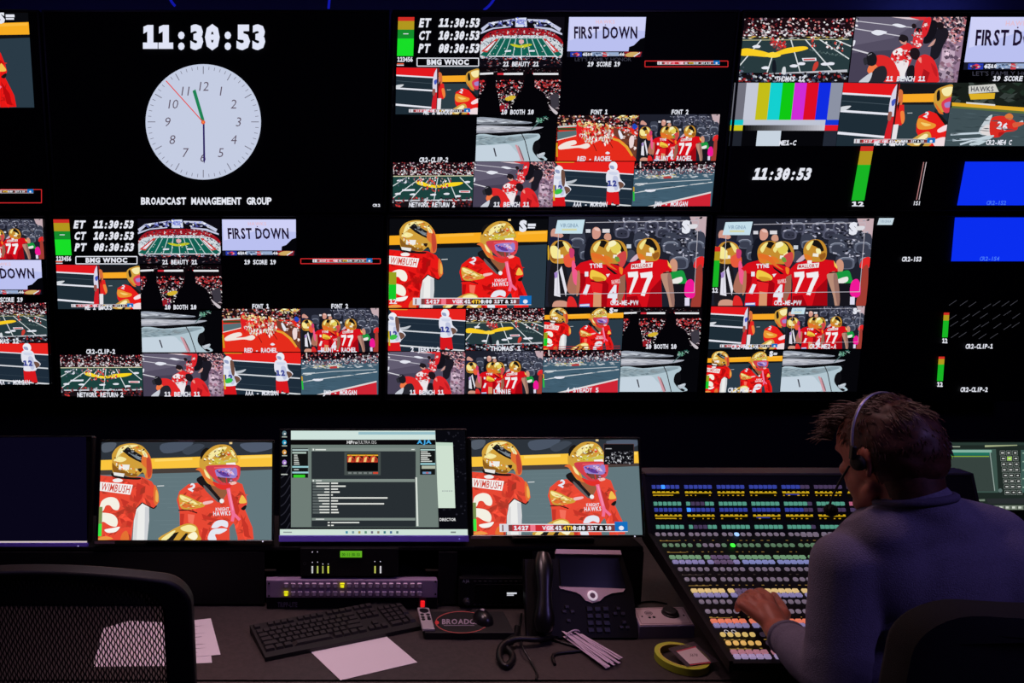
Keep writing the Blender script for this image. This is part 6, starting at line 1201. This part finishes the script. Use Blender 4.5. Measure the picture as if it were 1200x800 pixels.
# legs
for s_, kx in ((-1, 1.13), (1, 1.41)):
    hip = Vector((1.27 + s_ * .09, 1.47, .63)); kn = Vector((kx, 1.86, .60)); an = Vector((kx, 1.83, .10))
    C_(hip, .085, kn, .062); C_(kn, .06, kn.lerp(an, .35) + Vector((0, -.01, 0)), .056); C_(kn.lerp(an, .35) + Vector((0, -.01, 0)), .056, an, .04); C_(an, .04, an + Vector((0, .05, -.05)), .036); C_(an + Vector((0, .03, -.06)), .034, an + Vector((0, .18, -.07)), .028)
def hand(wr, kn, tips, thumb, deckz):
    for (k_, t_), rr in zip(zip(kn, tips), (.0098, .0105, .0108, .0102)):
        C_(wr + (k_ - wr) * .05, .016, k_, .0125); mid = k_.lerp(t_, .45) + Vector((0, 0, .014)); d2 = mid.lerp(t_, .55) + Vector((0, 0, .006))
        C_(k_, .0118, mid, rr * .95); C_(mid, rr * .95, d2, rr * .9); C_(d2, rr * .9, t_, rr * .8)
    a, b, c = thumb; C_(wr.lerp(a, .3), .017, a, .0145); C_(a, .0125, b, .0105); C_(b, .0105, c, .009)
kn = [W(870, 709, 1.775), W(878, 702.5, 1.79), W(889, 699, 1.80), W(901, 699.5, 1.80)]
def deck_pt(px, py, h): x_, s_ = LO.loc(px, py); return LO.p + Vector((x_, 0, 0)) + LO.up * s_ + LO.n * h
tips = [deck_pt(862, 720, .017), deck_pt(864, 714, .017), deck_pt(870, 708, .018), deck_pt(880, 704, .018)]
hand(WR, kn, tips, (W(919, 718, 1.76), W(915, 708, 1.80), deck_pt(905, 703, .018)), .87)
C_(WR, .029, WR.lerp(kn[2], .5), .030)
knr = [WRr + Vector((d_ * .021, .075, .012)) for d_ in (1.5, .5, -.5, -1.5)]; tr_ = [k_ + Vector((0, .055, -.025)) for k_ in knr]
hand(WRr, knr, tr_, (WRr + Vector((-.04, .03, .0)), WRr + Vector((-.05, .06, .0)), WRr + Vector((-.045, .085, -.005))), .87)
SKIN = mat('skin', (188, 108, 86), .5, bump=.05, bscale=250, var=.08, vscale=40)
body = link('body', remesh(B, .0042, 'body', 3, .5), SKIN, per)
for s_ in (-1, 1): MB().ball(off(H(s_ * .030, .073, .0)), .0115, 14).build('eye', mat('eye_white', (220, 214, 210), .2), per, smooth=60)
# sweater
S = MB(); torso(S, .011)
CUF = EL.lerp(WR, .80)
capsule(S, EL - pbase, .056, EL.lerp(WR, .4) - pbase, .057); capsule(S, EL.lerp(WR, .4) - pbase, .057, CUF - pbase, .041)
CUR = ER.lerp(WRr, .8); capsule(S, ER - pbase, .056, ER.lerp(WRr, .4) - pbase, .056); capsule(S, ER.lerp(WRr, .4) - pbase, .056, CUR - pbase, .041)
rnd = random.Random(12)
def fold(a, b, r): capsule(S, Vector(a) - pbase, r, Vector(b) - pbase, r)
ax_ = (EL - LS).normalized(); sd_ = Vector((-1, -.2, 0)).normalized(); bk_ = Vector((.3, -1, 0)).normalized()
for f_, w_ in ((.42, .9), (.52, 1.1), (.60, 1.0), (.74, 1.1), (.84, 1.2), (.93, 1.1)):
    p = LS.lerp(EL, f_); rr = .058 * (1 - .18 * f_); pts_ = []
    for k_ in range(9):
        a = math.radians(-60 + 26 * k_ + rnd.uniform(-8, 8)); pts_.append(p + (sd_ * math.cos(a) + bk_ * math.sin(a)) * rr + ax_ * (.012 * math.sin(k_ * .9 + f_ * 9)))
    for a, b in zip(pts_[:-1], pts_[1:]): fold(a, b, .0095 * w_)
for f_ in (.1, .25, .45, .62):
    p = EL.lerp(WR, f_); d_ = (WR - EL).normalized(); u1 = d_.cross(Vector((1, 0, 0))).normalized(); u2 = d_.cross(u1); pts_ = [p + (u1 * math.cos(a) + u2 * math.sin(a)) * .05 * (1 - .2 * f_) + d_ * .012 * math.sin(2 * a + f_ * 5) for a in [2 * math.pi * k_ / 12 + .3 for k_ in range(10)]]
    for a, b in zip(pts_[:-1], pts_[1:]): fold(a, b, .009)
for dx, zz, tilt_ in ((-.12, 1.02, .05), (-.09, .95, .03), (.05, 1.0, -.05), (-.02, .9, .04)):
    pts_ = [Vector((1.27 + dx + k_ * .03, 1.345 + .012 * abs(k_ - 2), zz + tilt_ * k_ * .35)) for k_ in range(5)]
    for a, b in zip(pts_[:-1], pts_[1:]): fold(a, b, .007)
SWM = mat('heather_grey_knit', (122, 116, 140), .9, bump=.55, bscale=420, var=.14, vscale=260)
sh_me = remesh(S, .0055, 'sweater', 16, .7); sweater = link('sweater', sh_me, SWM, per)
def ring(m, c, nrm, r, rt, n=28, sq=1.0):
    nrm = nrm.normalized(); a = nrm.cross(Vector((0, 0, 1)) if abs(nrm.z) < .9 else Vector((1, 0, 0))).normalized(); b = nrm.cross(a); m.tube([c + (a * math.cos(2 * math.pi * k_ / n) + b * math.sin(2 * math.pi * k_ / n) * sq) * r for k_ in range(n)], rt, 8, closed=True)
m = MB(); ring(m, CUF - pbase, WR - EL, .037, .0075); m.build('cuff', SWM, sweater, smooth=60); m = MB(); ring(m, CUR - pbase, WRr - ER, .037, .0075); m.build('cuff', SWM, sweater, smooth=60)
m = MB(); ring(m, W(1072, 585, 1.475) - pbase, Vector((-.15, .30, 1)), .0635, .0085, 36, 1.0); m.build('collar', mat('dark_grey_knit', (96, 90, 112), .9, bump=.5, bscale=420), sweater, smooth=60)
# trousers and shoes
T = MB(); o_ = lambda p: Vector(p) - pbase
ell(T, o_(PV - Vector((0, 0, .01))), (.188, .142, .13))
for s_, kx in ((-1, 1.13), (1, 1.41)):
    hip = Vector((1.27 + s_ * .09, 1.47, .63)); kn_ = Vector((kx, 1.86, .60)); an = Vector((kx, 1.83, .12)); capsule(T, o_(hip), .097, o_(kn_), .074); capsule(T, o_(kn_), .074, o_(an), .056)
    SH = MB(); capsule(SH, o_(an + Vector((0, .0, -.075))), .042, o_(an + Vector((0, .19, -.085))), .036); SH.v = [(x_, y_, max(z_, .002)) for x_, y_, z_ in SH.v]; SH.build('shoe', mat('shoe_black', (24, 22, 24), .5), per, smooth=60)
link('trousers', remesh(T, .009, 'trousers', 4, .5), mat('dark_denim', (34, 36, 52), .9, bump=.3, bscale=500), per)
# hair: cap and strands
HAIR = mat('brown_hair', (78, 40, 28), .5, var=.3, vscale=120)
def hair_ok(v): 
    x_, y_, z_ = v
    if z_ > .070: return True
    if y_ > .050 and z_ < .055: return False
    if y_ > .012 and z_ < .030: return False
    if z_ < -.02 and y_ > -.018: return False
    return z_ > -.118 - .1 * max(0, abs(x_) - .05)
cap = MB(); nu, nv = 56, 40; pv = {}; vs_ = []; fs_ = []
def hp(i, j, g=0.0):
    a, b = 2 * math.pi * i / nu, math.pi * j / nv; d_ = Vector((math.sin(b) * math.cos(a), math.sin(b) * math.sin(a), math.cos(b)))
    taper = min(1.0, max(0.0, (d_.z + .95) * 1.6)); R_2 = (.079 + (.007 + g) * taper, .101 + (.004 + g) * taper, .102 + (.014 + g) * taper)
    p = Vector((d_.x * R_2[0], d_.y * R_2[1] - .006, d_.z * R_2[2] + .012)); nn = pnoise(p * 38) * .0055 + pnoise(p * 90) * .002
    return p + d_ * nn * (.4 + taper * .6), d_
idx = {}
for j in range(nv + 1):
    for i in range(nu):
        p, d_ = hp(i, j); q = p - d_ * .012
        if hair_ok(p): idx[(i, j)] = len(vs_); vs_ += [off(H(*p)), off(H(*q))]
for j in range(nv):
    for i in range(nu):
        k4 = [(i, j), ((i + 1) % nu, j), ((i + 1) % nu, j + 1), (i, j + 1)]
        if all(k_ in idx for k_ in k4): a = [idx[k_] for k_ in k4]; fs_ += [tuple(a), tuple(q + 1 for q in a[::-1])]
cap.add(vs_, fs_)
nape = [];  nf = []
for j in range(9):
    z_ = -.045 - .066 * j / 8; r_ = .0615 - .0075 * (j / 8)
    for i in range(25):
        a = math.radians(178 + 184 * i / 24); z_ += (.004 * math.sin(i * 2.3) if j == 8 else 0); nape += [off(H(r_ * math.cos(a), -.031 - .010 * (j / 8) + r_ * math.sin(a) * 1.02, z_)), off(H((r_ - .006) * math.cos(a), -.031 - .010 * (j / 8) + (r_ - .006) * math.sin(a), z_))]
for j in range(8):
    for i in range(24):
        q = [(j * 25 + i) * 2, (j * 25 + i + 1) * 2, ((j + 1) * 25 + i + 1) * 2, ((j + 1) * 25 + i) * 2]; nf += [tuple(q), tuple(k_ + 1 for k_ in q[::-1])]
cap.add(nape, nf); hair = cap.build('hair', HAIR, per, smooth=80)
st = MB(); rnd = random.Random(5)
def strand(root, d0, d1, L, r=.0011):
    p = Vector(root); pts_ = [p.copy()]
    for k_ in range(4): p = p + d0.lerp(d1, k_ / 3).normalized() * (L / 4); pts_.append(p.copy())
    st.tube([off(H(*q)) for q in pts_], [r, r * .95, r * .8, r * .55, r * .15], 4, cap=False)
cnt = 0
while cnt < 2600:
    i, j = rnd.uniform(0, nu), rnd.uniform(0, nv * .78); p, d_ = hp(i, j)
    if not hair_ok(p): continue
    cnt += 1; z_ = p.z; fwd = Vector((-.25 + rnd.uniform(-.4, .4), .9, .25)); dwn = Vector((0, -.25, -1))
    comb = fwd if (z_ > .085 and p.y > -.05) else Vector((rnd.uniform(-.3, .3), -.4 if z_ > .03 else 0, -.9)); tan = (comb - d_ * comb.dot(d_)).normalized()
    Ls_ = .027 if z_ > .08 else (.014 if z_ > 0 else .007)
    strand(p - d_ * .003, (tan + d_ * rnd.uniform(.25, .7)), (tan + d_ * rnd.uniform(-.1, .25) + Vector((0, 0, rnd.uniform(-.1, .2)))), Ls_ * rnd.uniform(.6, 1.2))
for k_ in range(420):      # longer fringe pushed forward and to the left
    x_ = rnd.uniform(-.062, .045); y_ = rnd.uniform(.045, .095); zz = .112 * math.sqrt(max(.05, 1 - (x_ / .09) ** 2 - (y_ / .112) ** 2)) + .016
    strand((x_, y_, zz - .004), Vector((-.35 + rnd.uniform(-.3, .2), .8, rnd.uniform(.1, .55))), Vector((-.5 + rnd.uniform(-.3, .3), .7, rnd.uniform(-.9, .05))), rnd.uniform(.03, .056), .0013)
so_ = st.build('hair_strands', HAIR, hair); so_['kind'] = 'stuff'
# headset (worn, a thing of its own)
hd = empty('headset', H(0, -.01, .13), label='thin black headset with wire boom microphone worn by the operator', cat='headset'); hb = hd.location
hoff = lambda p: Vector(p) - hb
arc = [hoff(H(-.098 * math.cos(a), -.004, .006 + .132 * math.sin(a))) for a in [math.pi * k_ / 24 for k_ in range(25)]]
MB().tube(arc, .0027, 8, flat=1.0).build('head_band', mat('satin_steel_band', (196, 190, 196), .3, .7), hd, smooth=60)
for s_ in (-1, 1):
    m = MB(); m.lathe([(.009, -.012), (.014, -.012), (.0165, -.006), (.0165, .0), (.013, .004), (.007, .005)], 22, M=Matrix.Translation(hoff(H(s_ * .096, -.008, -.012))) @ (RH.to_4x4() @ Matrix.Rotation(s_ * math.pi / 2, 4, 'Y'))); m.build('ear_pad', mat('ear_pad_black', (16, 15, 17), .7), hd, smooth=50)
    MB().box(hoff(H(s_ * .100, -.006, .010)), (.010, .012, .03), .003).build('band_end', BLACK, hd)
bm_pts = smooth_pts([tuple(hoff(H(-.112, -.004, -.018))), tuple(hoff(H(-.114, .030, -.060))), tuple(hoff(H(-.098, .075, -.105))), tuple(hoff(H(-.070, .105, -.122)))], 6, False)
MB().tube(bm_pts, .0022, 8).build('boom', BLACK, hd, smooth=60)
ell_m = MB(); ell_m.ball(tuple(hoff(H(-.064, .110, -.123))), (.014, .014, .014), 16); ell_m.build('microphone_foam', mat('foam_black', (14, 13, 15), .95, bump=.6, bscale=900), hd, smooth=60)
